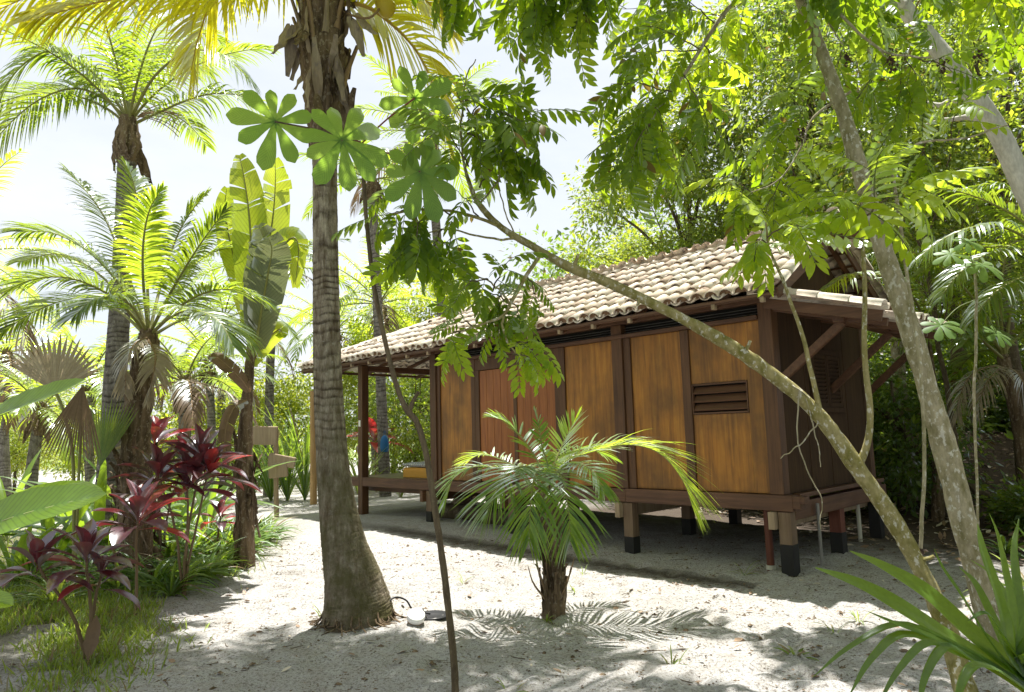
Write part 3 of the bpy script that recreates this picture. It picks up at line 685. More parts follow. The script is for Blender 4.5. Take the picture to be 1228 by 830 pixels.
# ----- roof
EZ, RZ, EY, RY = 3.22, 4.36, -.52, 1.5            # eave and ridge
VX0, VX1, RX0 = -10.7, .30, -5.4                  # left corner, right verge, left ridge end
BY = 2 * RY - EY
def arch(r0, r1, Ln, th, inv, seg=6):
    """one barrel tile along +Y (up the slope), crown up (or down when inv), with thickness"""
    V = []; Fc = []; a = np.linspace(0, np.pi, seg + 1); sg = -1 if inv else 1
    for (r, y) in ((r0, 0), (r1, Ln)):
        for rr in (r, r - th):
            for t in a: V.append([math.cos(t) * rr, y, sg * math.sin(t) * rr * .82])
    n = seg + 1
    for i in range(seg):
        Fc += [[i, i + 1, 2 * n + i + 1, 2 * n + i], [n + i + 1, n + i, 3 * n + i, 3 * n + i + 1], [i + 1, i, n + i, n + i + 1]]
    Fc += [[0, n, 3 * n, 2 * n], [n - 1, 3 * n - 1, 4 * n - 1, 2 * n - 1]]
    return np.array(V), np.array(Fc)
cap_t = arch(.098, .078, .43, .014, False); chan_t = arch(.078, .098, .43, .014, True)
plug = (np.array([[math.cos(t) * .083, .02, math.sin(t) * .068] for t in np.linspace(0, np.pi, 7)]), np.array([[0, 1, 2, 3], [0, 3, 4, 5], [0, 5, 6, 6]])[:2])
def tile_field(mb, org, ux, uy, width, height, inside, rng, pitch=.198, course=.30):
    """barrel tiles on a slope: org = eave start, ux along the eave, uy up the slope"""
    ux = nrm(ux); uy = nrm(uy); un = np.cross(ux, uy); 
    if un[2] < 0: un = -un
    nc = int(width / pitch); nr = int(math.ceil(height / course))
    Ms = []; Ts = []; Ms2 = []; Ts2 = []; Mp = []; Tp = []
    for i in range(nc):
        for j in range(nr):
            for kind in (0, 1):
                u = (i + .5 + .5 * kind) * pitch + rng.normal(0, .006); v = j * course + rng.normal(0, .020) - (.02 if kind == 0 else 0)
                if not inside(u, v + .1): continue
                p = org + ux * u + uy * v
                tilt = .055 + rng.normal(0, .014); yaw = rng.normal(0, .022)
                yaw += rng.normal(0, .05) * (rng.uniform() > .85); d = nrm(uy - un * tilt + ux * yaw); z = nrm(un + uy * tilt); x = np.cross(d, z); Mx = np.stack([x, d, z], 1)
                if kind == 0:
                    Ms.append(Mx); Ts.append(p + un * (.062 + rng.normal(0, .004)))
                    if j == 0: Mp.append(Mx); Tp.append(p + un * .062)
                else:
                    Ms2.append(Mx); Ts2.append(p + un * (.085))
    mb.batch(*cap_t, Ms, Ts, 0); mb.batch(*chan_t, Ms2, Ts2, 0)
    if Mp: mb.batch(plug[0], [[0, 1, 2, 3]], Mp, Tp, 1); mb.batch(plug[0], [[0, 3, 4, 5]], Mp, Tp, 1); mb.batch(plug[0], [[0, 5, 6]], Mp, Tp, 1)
rng = np.random.default_rng(11)
slope_h = math.hypot(RZ - EZ, RY - EY)
roof = MB()
A0 = np.array([VX0, EY, EZ]); upf = np.array([0, RY - EY, RZ - EZ])
hipf = lambda u, v: u > (RX0 - VX0) * v / slope_h - .03 and v < slope_h
tile_field(roof, A0, [1, 0, 0], upf, VX1 - VX0, slope_h, hipf, rng)
# back slope and left end slope
B0 = np.array([VX1, BY, EZ])
tile_field(roof, B0, [-1, 0, 0], [0, -(RY - EY), RZ - EZ], VX1 - VX0, slope_h, lambda u, v: (VX1 - VX0 - u) > (RX0 - VX0) * v / slope_h - .03 and v < slope_h, rng)
eh = math.hypot(RX0 - VX0, RZ - EZ); ew = BY - EY
tile_field(roof, np.array([VX0, BY, EZ]), [0, -1, 0], [RX0 - VX0, 0, RZ - EZ], ew, eh, lambda u, v: abs(u - ew / 2) < ew / 2 * (1 - v / eh) + .03, rng)
roof_o = roof.build('roof', [M['tile'], M['mortar']], hut, True)
def ridge_row(a, b, name='ridge_cap'):
    a = np.array(a, float); b = np.array(b, float); d = nrm(b - a); Ln = np.linalg.norm(b - a); k = int(Ln / .34); Ms = []; Ts = []
    tv, tf = arch(.125, .105, .42, .016, False)
    for i in range(k + 1):
        dd = nrm(d + rng.normal(0, .02, 3) * [1, 1, .6]); F_ = frame(dd)[0]; Ms.append(F_); Ts.append(a + d * (i * .34) + np.array([0, 0, .035]) + rng.normal(0, .006, 3))
    mb = MB(); mb.batch(tv, tf, Ms, Ts); mb.build(name, [M['tile']], roof_o, True)
ridge_row([RX0, RY, RZ + .02], [VX1 - .36, RY, RZ + .02])
ridge_row([VX0 + .02, EY + .02, EZ + .04], [RX0, RY, RZ + .02], 'hip_cap')
ridge_row([VX0 + .02, BY - .02, EZ + .04], [RX0, RY, RZ + .02], 'hip_cap')
# verge tiles along the right gable, both slopes
for sy in (1, -1):
    y0 = EY if sy == 1 else BY; mb = MB(); d = nrm(np.array([0, (RY - EY) * sy, RZ - EZ])); F_ = frame(d)[0]; Ms = []; Ts = []
    for j in range(8): Ms.append(F_); Ts.append(np.array([VX1 + .01, y0, EZ]) + d * (j * .30 - .02) + np.array([0, 0, .085 + .012 * (j % 2)]))
    mb.batch(*cap_t, Ms, Ts); mb.build('verge_tiles', [M['tile']], roof_o, True)
    mb = MB(); mb.beam(np.array([VX1 - .02, y0 + sy * .06, EZ - .01]), np.array([VX1 - .02, RY, RZ - .075]), .035, .13); mb.build('barge_board', M['trim_y'], roof_o, False, .004)
# rafters, battens and fascia
x = .12
while x > -10.3:
    f = max(0, (RX0 - x) / (RX0 - VX0)); top = 1 - f
    if top > .12:
        b = np.array([x, EY + (RY - EY) * top, EZ + (RZ - EZ) * top - .085]); mb = MB(); mb.beam([x, EY + .05, EZ - .055], b, .05, .075)
        o = mb.build('rafter', M['trim_y'], hut, False, .004)
        mb = MB(); mb.beam([x, BY - .05, EZ - .055], [x, BY - (RY - EY) * top, b[2]], .05, .075); mb.build('rafter', M['trim_y'], hut, False, .004)
        mb = MB(); mb.box((x - .024, EY - .012, EZ - .10), (x + .024, EY + .047, EZ - .035)); mb.build('rafter_end', M['pale_wood'], o, False, .003)
    x -= .62
def battens(mb):
    for j in range(8):
        t = j * .30 / slope_h
        for sy in (1, -1):
            y = EY + (RY - EY) * t if sy == 1 else BY - (RY - EY) * t
            mb.box((VX0 + (RX0 - VX0) * t + .05, y - .02, EZ + (RZ - EZ) * t - .035), (VX1 - .02, y + .02, EZ + (RZ - EZ) * t - .010))
part('batten', M['trim_x'], None, battens, 0)
boxpart('fascia', M['trim_x'], (VX0 + .1, EY - .004, EZ - .05), (VX1 - .04, EY + .026, EZ + .005), None, .003)
boxpart('fascia', M['trim_y'], (VX0 + .06, EY + .06, EZ - .05), (VX0 + .09, BY - .06, EZ + .005), None, .003)
for y in (.35, 1.1, 1.9, 2.65):
    q = 1 - abs(y - RY) / (RY - EY); mb = MB(); mb.beam([VX0 + .1, y, EZ - .055], [VX0 + (RX0 - VX0) * q, y, EZ + (RZ - EZ) * q - .08], .05, .075); mb.build('rafter', M['trim_x'], hut, False, .004)
for sy in (0, 1):
    mb = MB(); mb.beam([VX0 + .1, EY + .05 if sy == 0 else BY - .05, EZ - .03], [RX0, RY, RZ - .09], .06, .1); mb.build('hip_rafter', M['trim_x'], hut, False, .004)
boxpart('ridge_beam', M['trim_x'], (RX0, RY - .04, RZ - .2), (.58, RY + .04, RZ - .07), None, .005)
# lean-to skirt of tiles on the right side, carried by braces
PX, PZ0, PZ1, PY0, PY1 = 1.30, 3.22, 2.84, -.22, 2.2
skirt = MB(); sd = np.array([-PX, 0, PZ0 - PZ1])
tile_field(skirt, np.array([PX, PY0, PZ1]), [0, 1, 0], sd, PY1 - PY0, np.linalg.norm(sd), lambda u, v: v < np.linalg.norm(sd) - .02, rng)
tv, tf = arch(.10, .085, .46, .015, False); d = nrm(sd); F_ = frame(d)[0]
skirt.batch(tv, tf, [F_] * 4, [np.array([PX + .02, PY0 - .03, PZ1 + .075]) + d * (k * .345) for k in range(4)])
skirt_o = skirt.build('side_roof', [M['tile'], M['mortar']], hut, True)
boxpart('brace_plate', M['trim_y'], (.72, -.08, 2.84), (.84, 3.06, 2.955), None, .006)
for y in (.02, .75, 1.5, 2.1):
    mb = MB(); mb.beam([.0, y, 3.13], [PX - .04, y, 2.755 + .03], .06, .09); mb.build('rafter', M['trim_x'], skirt_o, False, .004)
mb = MB(); mb.beam([.0, PY0 + .02, 3.16], [PX - .02, PY0 + .02, PZ1 - .01], .035, .12); mb.build('barge_board', M['trim_x'], skirt_o, False, .004)
for y, z0 in ((.02, 2.22), (1.62, 2.16), (3.0, 2.14)):
    mb = MB(); mb.beam([.0, y, z0], [.80, y, 2.85], .075, .09); mb.build('brace', M['trim_y'], hut, False, .005)

# things on the porch
bench = thing('bench_box', 'low yellow wooden box bench standing on the porch deck', 'bench', HP(-7.35, .55, .898), None, HUT_A)
mb = MB(); mb.box((-.52, -.32, 0), (.52, .32, .17)); mb.build('seat_box', M['yellow'], bench, False, .008)
mb = MB(); mb.box((-.5, -.31, .172), (.5, .31, .19)); mb.build('lid', M['yellow'], bench, False, .004)
mb = MB(); mb.box((.30, .325, 0), (.52, .36, .62)); mb.build('backrest', M['yellow'], bench, False, .01)
def cushion_mat():
    m, N, L, out = new_mat('striped_cloth'); v = n_obj(N); w = N.new('ShaderNodeTexWave'); w.inputs['Scale'].default_value = 5; w.bands_direction = 'X'; L.new(v, w.inputs['Vector'])
    f = n_ramp_val(N, L, w.outputs['Fac'], .45, .55); n = n_noise(N, L, 40, 2, .5, v)
    c = n_mix(N, L, n_math(N, L, 'MULTIPLY', f, n_ramp_val(N, L, n, .35, .5)), (.62, .64, .64), (.06, .09, .16)); bsdf(N, L, out, c, .9); return m
mb = MB(); g = 12
for sgn in (1, -1):
    uu, vv = np.meshgrid(np.linspace(-1, 1, g), np.linspace(-1, 1, g)); h = (1 - np.abs(uu) ** 4) * (1 - np.abs(vv) ** 4)
    i = np.arange(g - 1)[:, None] * g + np.arange(g - 1)[None]
    mb.add(np.stack([uu * .56, vv * .33, .05 + sgn * .05 * h ** .5], -1).reshape(-1, 3), np.stack([i, i + 1, i + g + 1, i + g], -1).reshape(-1, 4)[:, ::sgn])
cush = mb.build('seat_cushion', cushion_mat(), None, True); cush.location = [float(c) for c in HP(-7.40, .55, 1.092)]; cush.rotation_euler = (0, 0, HUT_A)
tag(cush, 'flat white cushion with dark blue stripes lying on the yellow bench', 'cushion')

# ================================================================== PALMS
def palm_trunk(pts, radii, n=240, seg=18, ring_gap=.105, ring=.03, rng=None, mat='coco', foot=.0):
    """trunk with uneven, slightly tilted leaf-scar rings that fade out towards a swollen foot"""
    rng = rng or np.random.default_rng(1); P = catmull(pts, n); L = np.concatenate([[0], np.cumsum(np.linalg.norm(np.diff(P, axis=0), axis=1))])
    r = np.interp(np.linspace(0, 1, n), np.linspace(0, 1, len(radii)), radii)[:, None]; th = np.linspace(0, 2 * np.pi, seg + 1)[None]; l = L[:, None]
    ph = l / ring_gap + 1.1 * np.sin(l * 2.1) + .6 * np.sin(l * 5.3 + 1) + .14 * np.sin(th + l * 1.7) + .07 * np.sin(2 * th + l * 3.1) + .04 * np.sin(5 * th + 2 * l); fr = ph - np.floor(ph)
    amp = ring * (.35 + .65 * smooth(foot, foot + 1.2, l)) if foot else ring
    rr = r * (1 + amp * (np.where(fr < .10, fr / .10, 1 - (fr - .10) / .90 * .95) - .4) + .02 * np.sin(3 * th + l * .8) + .012 * np.sin(9 * th + 3 * l) * (1 - smooth(.5, 2, l)))
    mb = MB(); mb.tube(P, rr, seg, 0, True, 1, .012, rng)
    UVl = mb.UV[0].reshape(n, seg + 1, 3); UVl[..., 1] = ph * ring_gap; return mb
def rel(pts, o): return np.asarray(pts, float) - np.asarray(o, float)
def add_frond(root, pts, ll, lw, mats, n=55, seed=0, name='frond', **k):
    o = np.array(root.location); mb = MB()
    frond(mb, rel(pts, o), ll, lw, n, rng=np.random.default_rng(seed), **k)
    return mb.build(name, mats, root, True)
def sheath_flap(mb, p, d, L, W, curl, mat=0, seed=0):
    v, f = leaf_tpl(L, W, 6, .3, curl, .4, .05, .25); Mx = frame(nrm(d), up=nrm(np.random.default_rng(seed).normal(0, 1, 3)))[0]; mb.batch(v, f, [Mx], [p], mat)

# ---- the big coconut palm in the middle
Yc = 6.68
cb = G(430, 748); cb[2] -= .05
cpal = thing('coconut_palm', 'tall coconut palm with a thick mossy trunk base on the sand', 'palm', cb)
bx_ = at(429, 742, Yc); cb = np.array([bx_[0], bx_[1], float(gz(bx_[0], bx_[1]))]); cpal.location = [float(v) for v in cb]
tp = [cb + [0, 0, -.30], cb + [0, 0, .02], at(424, 700, Yc), at(413, 655, Yc), at(404, 600, Yc), at(398, 540, Yc), at(393, 440, Yc), at(391, 330, Yc), at(390, 240, Yc), at(389, 160, Yc), at(387, 80, Yc), at(386, 0, Yc), at(386, -60, Yc)]
rg = np.random.default_rng(21)
palm_trunk(rel(tp, cb), [.36, .325, .265, .205, .165, .145, .132, .123, .117, .12, .125, .13, .12], 520, 28, .165, .022, rg, foot=.5).build('trunk', M['coco'], cpal)
for k in range(44):
    a = k / 44 * 6.28 + rg.normal(0, .1); r0 = .30; L_ = rg.uniform(.08, .20); a2 = a + rg.normal(0, .4); mb = MB()
    mb.tube(catmull([[math.cos(a) * r0, math.sin(a) * r0, .05 + rg.uniform(0, .05)], [math.cos(a) * (r0 + .045), math.sin(a) * (r0 + .045), .012], [math.cos(a2) * (r0 + L_), math.sin(a2) * (r0 + L_), -.02]], 8), np.linspace(.010, .005, 8), 5); mb.build('root', M['fibre'], cpal)
ctop = at(387, 20, Yc)
# fibre-wrapped crown shaft
mb = MB(); cs = [at(389, 185, Yc), at(389, 150, Yc), at(388, 100, Yc), at(386, 50, Yc), at(386, 0, Yc), at(386, -40, Yc)]
mb.tube(rel(catmull(cs, 40), cb), np.interp(np.linspace(0, 1, 40), [0, .2, .5, .8, 1], [.135, .17, .215, .225, .17]), 20, 0, True, 1, .10, rg)
for k in range(26):
    a = rg.uniform(0, 6.28); z = rg.uniform(0, 1); p = cs[0] * (1 - z) + cs[-1] * z + np.array([math.cos(a), math.sin(a), 0]) * rg.uniform(.15, .22)
    sheath_flap(mb, p - cb, [math.cos(a) * .35, math.sin(a) * .35, rg.choice([-1, 1]) * 1.0], rg.uniform(.25, .5), rg.uniform(.08, .16), -.1, 0, k)
mb.build('crown_shaft', [M['fibre']], cpal)
for k in range(16):
    a = rg.uniform(3.3, 6.1) if k % 3 else rg.uniform(0, 6.28); z = rg.uniform(.1, 1); p = cs[0] * (1 - z) + cs[-1] * z + np.array([math.cos(a), math.sin(a), 0]) * .2
    mb = MB(); sheath_flap(mb, p - cb, [math.cos(a) * .28, math.sin(a) * .28, -1 if k % 2 else .9], rg.uniform(.35, .6), rg.uniform(.05, .11), -.06, 0, 40 + k); mb.build('dry_sheath', [M['sheath']], cpal)
for k in range(9):
    a = k * .7 + .2; q0 = cs[2] + np.array([math.cos(a), math.sin(a), 0]) * .17 + [0, 0, .08 * k]; q1 = q0 + np.array([math.cos(a) * .16, math.sin(a) * .16, .42])
    mb = MB(); mb.tube(rel(catmull([q0 - [0, 0, .12], q0 + [math.cos(a) * .05, math.sin(a) * .05, .1], q1], 8), cb), [.07, .06, .052, .045, .04, .036, .032, .03], 8, 0, True, .55); mb.build('leaf_base', [M['sheath'] if k % 2 else M['petiole_dry']], cpal)
for (px, py, qx, qy, L, W, s) in ((345, 28, 333, 82, .42, .15, 1), (352, 30, 345, 95, .5, .13, 2), (378, 55, 392, 104, .55, .10, 3), (418, 20, 440, 60, .4, .13, 4), (405, 75, 408, 130, .5, .16, 5), (365, 20, 352, 55, .4, .1, 6), (428, 15, 452, 55, .4, .1, 7)):
    a, b = at(px, py, Yc - .12), at(qx, qy, Yc - .15); mb = MB(); sheath_flap(mb, a - cb, b - a, L, W, -.12, 0, s); mb.build('dry_sheath', [M['sheath']], cpal)
for (a, b) in (((346, -5), (338, -22)), ((430, 25), (455, 60)), ((300, 5), (345, 20))):
    pass
for i, (px, py) in enumerate(((463, 4), (440, -22), (352, -20), (410, -30))):
    mb = MB(); c = at(px, py, Yc - .1 + .2 * (i % 2)); prof = [(.001, .15)] + [(.11 * math.sin(t) ** .8 * (1 + .12 * math.cos(t)), .15 * math.cos(t)) for t in np.linspace(.2, 2.95, 9)] + [(.001, -.15)]
    mb.lathe(prof, 12, 0, c - cb); mb.build('coconut', M['coconut'], cpal)
mb = MB(); mb.tube(rel(catmull([at(400, 10, Yc), at(440, 22, Yc - .2), at(462, 2, Yc - .1)], 12), cb), .012, 6); mb.build('fruit_stalk', M['petiole_dry'], cpal)
ym = [M['petiole_yellow'], M['palm_yellow']]; gm = [M['petiole'], M['palm_lit']]
cs_ = np.array(at(388, 8, Yc))
# right yellow frond arching down; left ones across the top of the frame; the rest of the crown above
add_frond(cpal, [cs_, at(430, 5, Yc), at(465, 25, Yc + .1), at(500, 62, Yc + .15), at(522, 110, Yc + .2), at(532, 160, Yc + .2)], .95, .034, ym, 62, 1, hang=.55, ang=(75, 40), r=.03, start=.12)
add_frond(cpal, [cs_, at(425, -22, Yc + .3), at(465, -25, Yc + .5), at(510, 0, Yc + .7), at(545, 45, Yc + .8)], .55, .036, ym, 70, 2, hang=.5, r=.03, start=.3)
add_frond(cpal, [cs_, at(330, -30, Yc), at(250, -42, Yc - .1), at(160, -38, Yc - .2), at(70, -18, Yc - .3), at(-10, 15, Yc - .4)], .95, .034, ym, 64, 3, hang=.65, r=.03, start=.12)
add_frond(cpal, [cs_, at(330, -30, Yc + .3), at(285, -25, Yc + .5), at(255, 0, Yc + .6), at(238, 45, Yc + .6), at(228, 90, Yc + .6)], .75, .036, ym, 64, 4, hang=.5, r=.028, start=.25)
add_frond(cpal, [cs_, at(320, -15, Yc - .5), at(225, -15, Yc - .9), at(130, 0, Yc - 1.2), at(30, 25, Yc - 1.4)], .6, .04, ym, 70, 5, hang=.6, r=.028, start=.3)
crown0 = at(386, -35, Yc)
for k in range(26):
    az = k * 2.399 + .3; el = [.15, .55, .95, 1.25][k % 4] + rg.uniform(-.1, .1); Ln = rg.uniform(3.6, 4.6)
    pts = arc_path(crown0 + [0, 0, .1 + .05 * (k % 4)], az, el, Ln, .75 + .35 * (k % 4 < 2) + rg.uniform(0, .2))
    # nothing of these hangs into the view: keep the low ones short of it
    for _ in range(14):
        qx, qy, qd = proj(pts); vis = (qd > .2) & (qx > -140) & (qx < 1370) & (qy > -95) & (np.arange(len(pts)) > 1)
        if not vis.any(): break
        el = min(el + .14, 1.5); Ln *= .95; pts = arc_path(crown0 + [0, 0, .2], az, el, Ln, .75)
    else: continue
    add_frond(cpal, pts, .8, .045, gm if k % 3 else ym, 55, 30 + k, hang=.45, r=.03)

# ---- palms that stand further off
def far_palm(label, base, top, r0, r1, fronds, n, length, ll, lw, seed, mats, group='coconut palms in the garden', els=(.1, 1.3), droop=(.9, 1.4), nl=40, extra=(), trunk_mid=None, mat='coco_far', dry=2, name='coconut_palm', skirt=True):
    base = np.array(base, float); top = np.array(top, float)
    t = thing(name, label, 'palm', base, group)
    mid = (base + top) / 2 + np.array([.12 * math.sin(seed), 0, 0]) if trunk_mid is None else np.array(trunk_mid)
    rr = np.random.default_rng(seed)
    palm_trunk(rel([base - [0, 0, .1], mid, top, top + [0, 0, .15]], base), [r0, r1 * 1.1, r1, r1 * .95], 170, 14, .14, .035, rr).build('trunk', M[mat], t)
    if skirt:
        mb = MB(); mb.tube(rel(catmull([top - [0, 0, .45], top - [0, 0, .1], top + [0, 0, .35]], 14), base), np.interp(np.linspace(0, 1, 14), [0, .5, 1], [r1 * 1.05, r1 * 1.6, r1 * .9]), 12, 0, True, 1, .12, rr)
        for k in range(10):
            a = rr.uniform(0, 6.28); sheath_flap(mb, top - base + np.array([math.cos(a) * r1 * 1.3, math.sin(a) * r1 * 1.3, rr.uniform(-.2, .2)]), [math.cos(a) * .3, math.sin(a) * .3, -1], rr.uniform(.3, .6), .14, -.1, 0, k)
        mb.build('crown_shaft', [M['fibre']], t)
    for i, f in enumerate(fronds):
        add_frond(t, f, ll, lw, mats, nl, seed * 50 + i, r=.028, hang=.75, start=.2)
    for k in range(n):
        az = k * 2.399 + seed; q = (k + .5) / n; el = els[0] + (els[1] - els[0]) * q
        pts = arc_path(top + [0, 0, .2], az, el + rr.uniform(-.1, .1), length * rr.uniform(.85, 1.1), droop[1] + (droop[0] - droop[1]) * q)
        d = k < dry
        add_frond(t, pts, ll, lw, [M['petiole_dry'], M['palm_brown']] if d else mats, nl, seed * 90 + k, r=.026, hang=.9 if d else .5)
    return t
Y1 = 11.0
b1 = on_ground(*at(128, 600, Y1)[:2]); c1 = at(155, 140, Y1)
def fp(lst, Y): return [at(x, y, Y + (z if len(r_) else 0)) for x, y, z, *r_ in [(q + (0,) if len(q) == 3 else q + (0, 0)) for q in lst]]
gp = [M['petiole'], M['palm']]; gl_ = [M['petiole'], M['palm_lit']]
t1 = far_palm('tall grey palm whose whole crown stands against the sky at the far left', b1, at(153, 165, Y1), .19, .135,
    [fp([(155, 145, 0), (120, 95, -.3), (85, 70, -.6), (55, 62, -.8), (20, 85, -1.0), (-10, 130, -1.1)], Y1),
     fp([(155, 145, 0), (125, 118, -.1), (90, 106, -.2), (50, 118, -.2), (15, 145, -.2), (-20, 185, -.2)], Y1),
     fp([(158, 150, 0), (190, 135, 0), (225, 120, 0), (260, 112, .1), (300, 118, .2), (335, 140, .3)], Y1),
     fp([(156, 140, 0), (140, 90, .2), (115, 50, .5), (75, 30, .8), (30, 40, 1.0)], Y1),
     fp([(157, 140, 0), (158, 90, .1), (165, 40, .2), (180, -10, .2), (190, -60, .2)], Y1),
     fp([(156, 140, 0), (150, 80, .2), (135, 20, .2), (110, -30, .2)], Y1),
     fp([(158, 140, 0), (180, 85, .4), (210, 50, .8), (245, 40, 1.2), (280, 60, 1.5)], Y1),
     fp([(158, 140, 0), (172, 90, .6), (190, 60, 1.2), (225, 60, 1.9), (255, 95, 2.3)], Y1),
     fp([(158, 140, 0), (185, 92, -.6), (225, 62, -1.1), (265, 66, -1.4), (300, 95, -1.5)], Y1)],
    7, 3.0, .74, .032, 3, gp, els=(.8, 1.3), nl=58, trunk_mid=at(146, 330, Y1), dry=0)
mb = MB()
for k in range(9):
    a = .5 + k * .45; mb.tube(rel(arc_path(at(165, 140, Y1), .2 + .2 * math.sin(k), .9 - k * .1, .7, 1.0, 7), b1), .008, 5)
mb.build('flower_stalk', M['petiole_dry'], t1)

# ---- young stocky palm under it
Y2 = 8.6
b2 = on_ground(*at(166, 600, Y2)[:2]); c2 = at(178, 408, Y2)
yp = thing('young_coconut_palm', 'stocky palm with a brown fibrous trunk and wide green fronds in the garden bed', 'palm', b2)
rg = np.random.default_rng(8)
mb = MB(); mb.tube(rel(catmull([b2 - [0, 0, .1], at(163, 560, Y2), at(166, 480, Y2), at(176, 420, Y2), at(178, 395, Y2)], 50), b2), np.interp(np.linspace(0, 1, 50), [0, .5, .8, 1], [.19, .155, .13, .09]), 18, 0, True, 1, .14, rg)
for k in range(60):
    a = rg.uniform(0, 6.28); z = rg.uniform(.2, 1.6); p = np.array([math.cos(a) * .19, math.sin(a) * .19, z]); sheath_flap(mb, p, [math.cos(a) * .5, math.sin(a) * .5, rg.choice([-1, .9])], rg.uniform(.2, .45), rg.uniform(.04, .1), -.12, 0, k)
mb.build('trunk', [M['fibre']], yp)
FR = [([(178, 400, 0), (172, 340, -.3), (172, 290, -.5), (180, 250, -.6), (196, 225, -.6)], .40, 'lit'),
      ([(175, 395, 0), (150, 350, -.2), (110, 305, -.3), (65, 280, -.3), (20, 278, -.3)], .62, ''),
      ([(174, 398, 0), (140, 360, -.5), (90, 335, -.8), (40, 335, -1.0), (-15, 360, -1.2)], .62, ''),
      ([(173, 400, 0), (140, 372, .3), (95, 358, .5), (45, 372, .6), (0, 400, .6)], .58, ''),
      ([(182, 395, 0), (205, 350, -.1), (232, 305, -.1), (255, 272, -.1), (272, 250, -.1)], .52, ''),
      ([(184, 398, 0), (215, 368, -.2), (250, 350, -.3), (285, 348, -.3), (318, 362, -.3)], .55, ''),
      ([(184, 402, 0), (215, 385, .2), (250, 378, .3), (282, 390, .3), (305, 418, .3)], .5, 'lit'),
      ([(176, 395, 0), (150, 320, .4), (125, 260, .7), (100, 225, .8), (78, 202, .8)], .5, ''),
      ([(180, 395, 0), (196, 330, .5), (214, 280, .8), (232, 250, .9), (250, 230, 1.0)], .46, ''),
      ([(178, 396, 0), (176, 330, .3), (170, 270, .4), (160, 220, .5), (150, 195, .5)], .5, 'lit'),
      ([(176, 398, 0), (160, 370, -.7), (140, 356, -1.1), (112, 360, -1.4), (88, 380, -1.6)], .5, ''),
      ([(182, 400, 0), (205, 380, -.6), (232, 372, -1.0), (262, 385, -1.2), (280, 415, -1.3)], .5, ''),
      ([(176, 395, 0), (120, 330, .8), (70, 305, 1.2), (20, 315, 1.5)], .55, 'lit'),
      ([(182, 395, 0), (220, 330, .8), (262, 300, 1.2), (300, 300, 1.4)], .5, 'lit')]
for i, (p, ll, m_) in enumerate(FR):
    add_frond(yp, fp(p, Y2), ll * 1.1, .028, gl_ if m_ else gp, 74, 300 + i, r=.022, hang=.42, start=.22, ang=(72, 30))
for i, p in enumerate(([(178, 408, -.1), (186, 425, -.3), (184, 450, -.35), (176, 480, -.35)], [(176, 405, -.1), (160, 415, -.3), (152, 440, -.35), (150, 470, -.3)])):
    add_frond(yp, fp(p, Y2), .3, .03, [M['petiole_dry'], M['palm_dry']], 34, 340 + i, r=.018, hang=.6, start=.1, name='dry_frond')

# ---- traveller's palm like plant with paddle leaves
def paddle(mb, pts, W, n=26, mats=(0, 1), tears=7, seed=0, fold=.18, r=.02, up=None):
    """big banana-type leaf on a spine; torn strips between the side veins"""
    rr = np.random.default_rng(seed); P = catmull(pts, 60); T = nrm(np.gradient(P, axis=0))
    U = np.array([0, 0, 1.0]) if up is None else nrm(up)
    S = nrm(np.cross(T, np.broadcast_to(U, T.shape))); Nn = np.cross(S, T)
    mb.tube(P[:-1], r * (1 - .85 * np.linspace(0, 1, 59)), 6, mats[0], caps=False)
    for sg in (-1, 1):
        cuts = np.sort(rr.uniform(.06, .96, tears)); edges = np.concatenate([[0], cuts, [1]])
        for a, b in zip(edges[:-1], edges[1:]):
            m = max(3, int((b - a) * n * 1.2)); u = np.linspace(a, b - .001, m); k = u * 59; i = np.clip(k.astype(int), 0, 58); f = (k - i)[:, None]
            p = P[i] * (1 - f) + P[i + 1] * f; w = W / 2 * np.sin(np.pi * np.clip(u * .93 + .05, 0, 1) ** .8) ** .55; dr = rr.normal(0, .10) - (.35 if rr.uniform() > .82 else 0); sl = .42 + rr.normal(0, .08); hang = rr.uniform(.0, .25)
            rows = [p]
            for q in (.25, .5, .75, 1.0):
                rows.append(p + (S[i] * sg * w[:, None] + T[i] * (sl * w)[:, None]) * q + Nn[i] * (w * (fold * q - (fold + hang) * q * q + dr * q))[:, None] + Nn[i] * (.006 * np.sin(u * 160))[:, None] * q)
            V = np.stack(rows, 1); j = np.arange(m - 1)[:, None] * 5 + np.arange(4)[None]
            uv = np.zeros((m, 5, 3)); uv[..., 0] = np.array([0, .25, .5, .75, 1])[None]; uv[..., 1] = u[:, None]
            mb.add(V.reshape(-1, 3), np.stack([j, j + 1, j + 6, j + 5], -1).reshape(-1, 4), mats[1], uv.reshape(-1, 3))
Y3 = 9.6
b3 = on_ground(*at(294, 640, Y3)[:2])
bn = thing('banana_plant', 'tall plant with torn yellow-green paddle leaves on a brown shaggy stem', 'plant', b3)
rg = np.random.default_rng(31)
mb = MB(); mb.tube(rel(catmull([b3 - [0, 0, .1], at(294, 590, Y3), at(294, 530, Y3), at(297, 470, Y3), at(301, 420, Y3), at(306, 375, Y3)], 50), b3), np.interp(np.linspace(0, 1, 50), [0, .35, .6, 1], [.13, .105, .07, .045]), 16, 0, True, 1, .1, rg)
for k in range(40):
    a = rg.uniform(0, 6.28); z = rg.uniform(.3, 1.5); sheath_flap(mb, np.array([math.cos(a) * .10, math.sin(a) * .10, z]), [math.cos(a) * .16, math.sin(a) * .16, rg.choice([-1, 1])], rg.uniform(.25, .55), rg.uniform(.04, .09), -.08, 0, k)
mb.build('stem', [M['fibre']], bn)
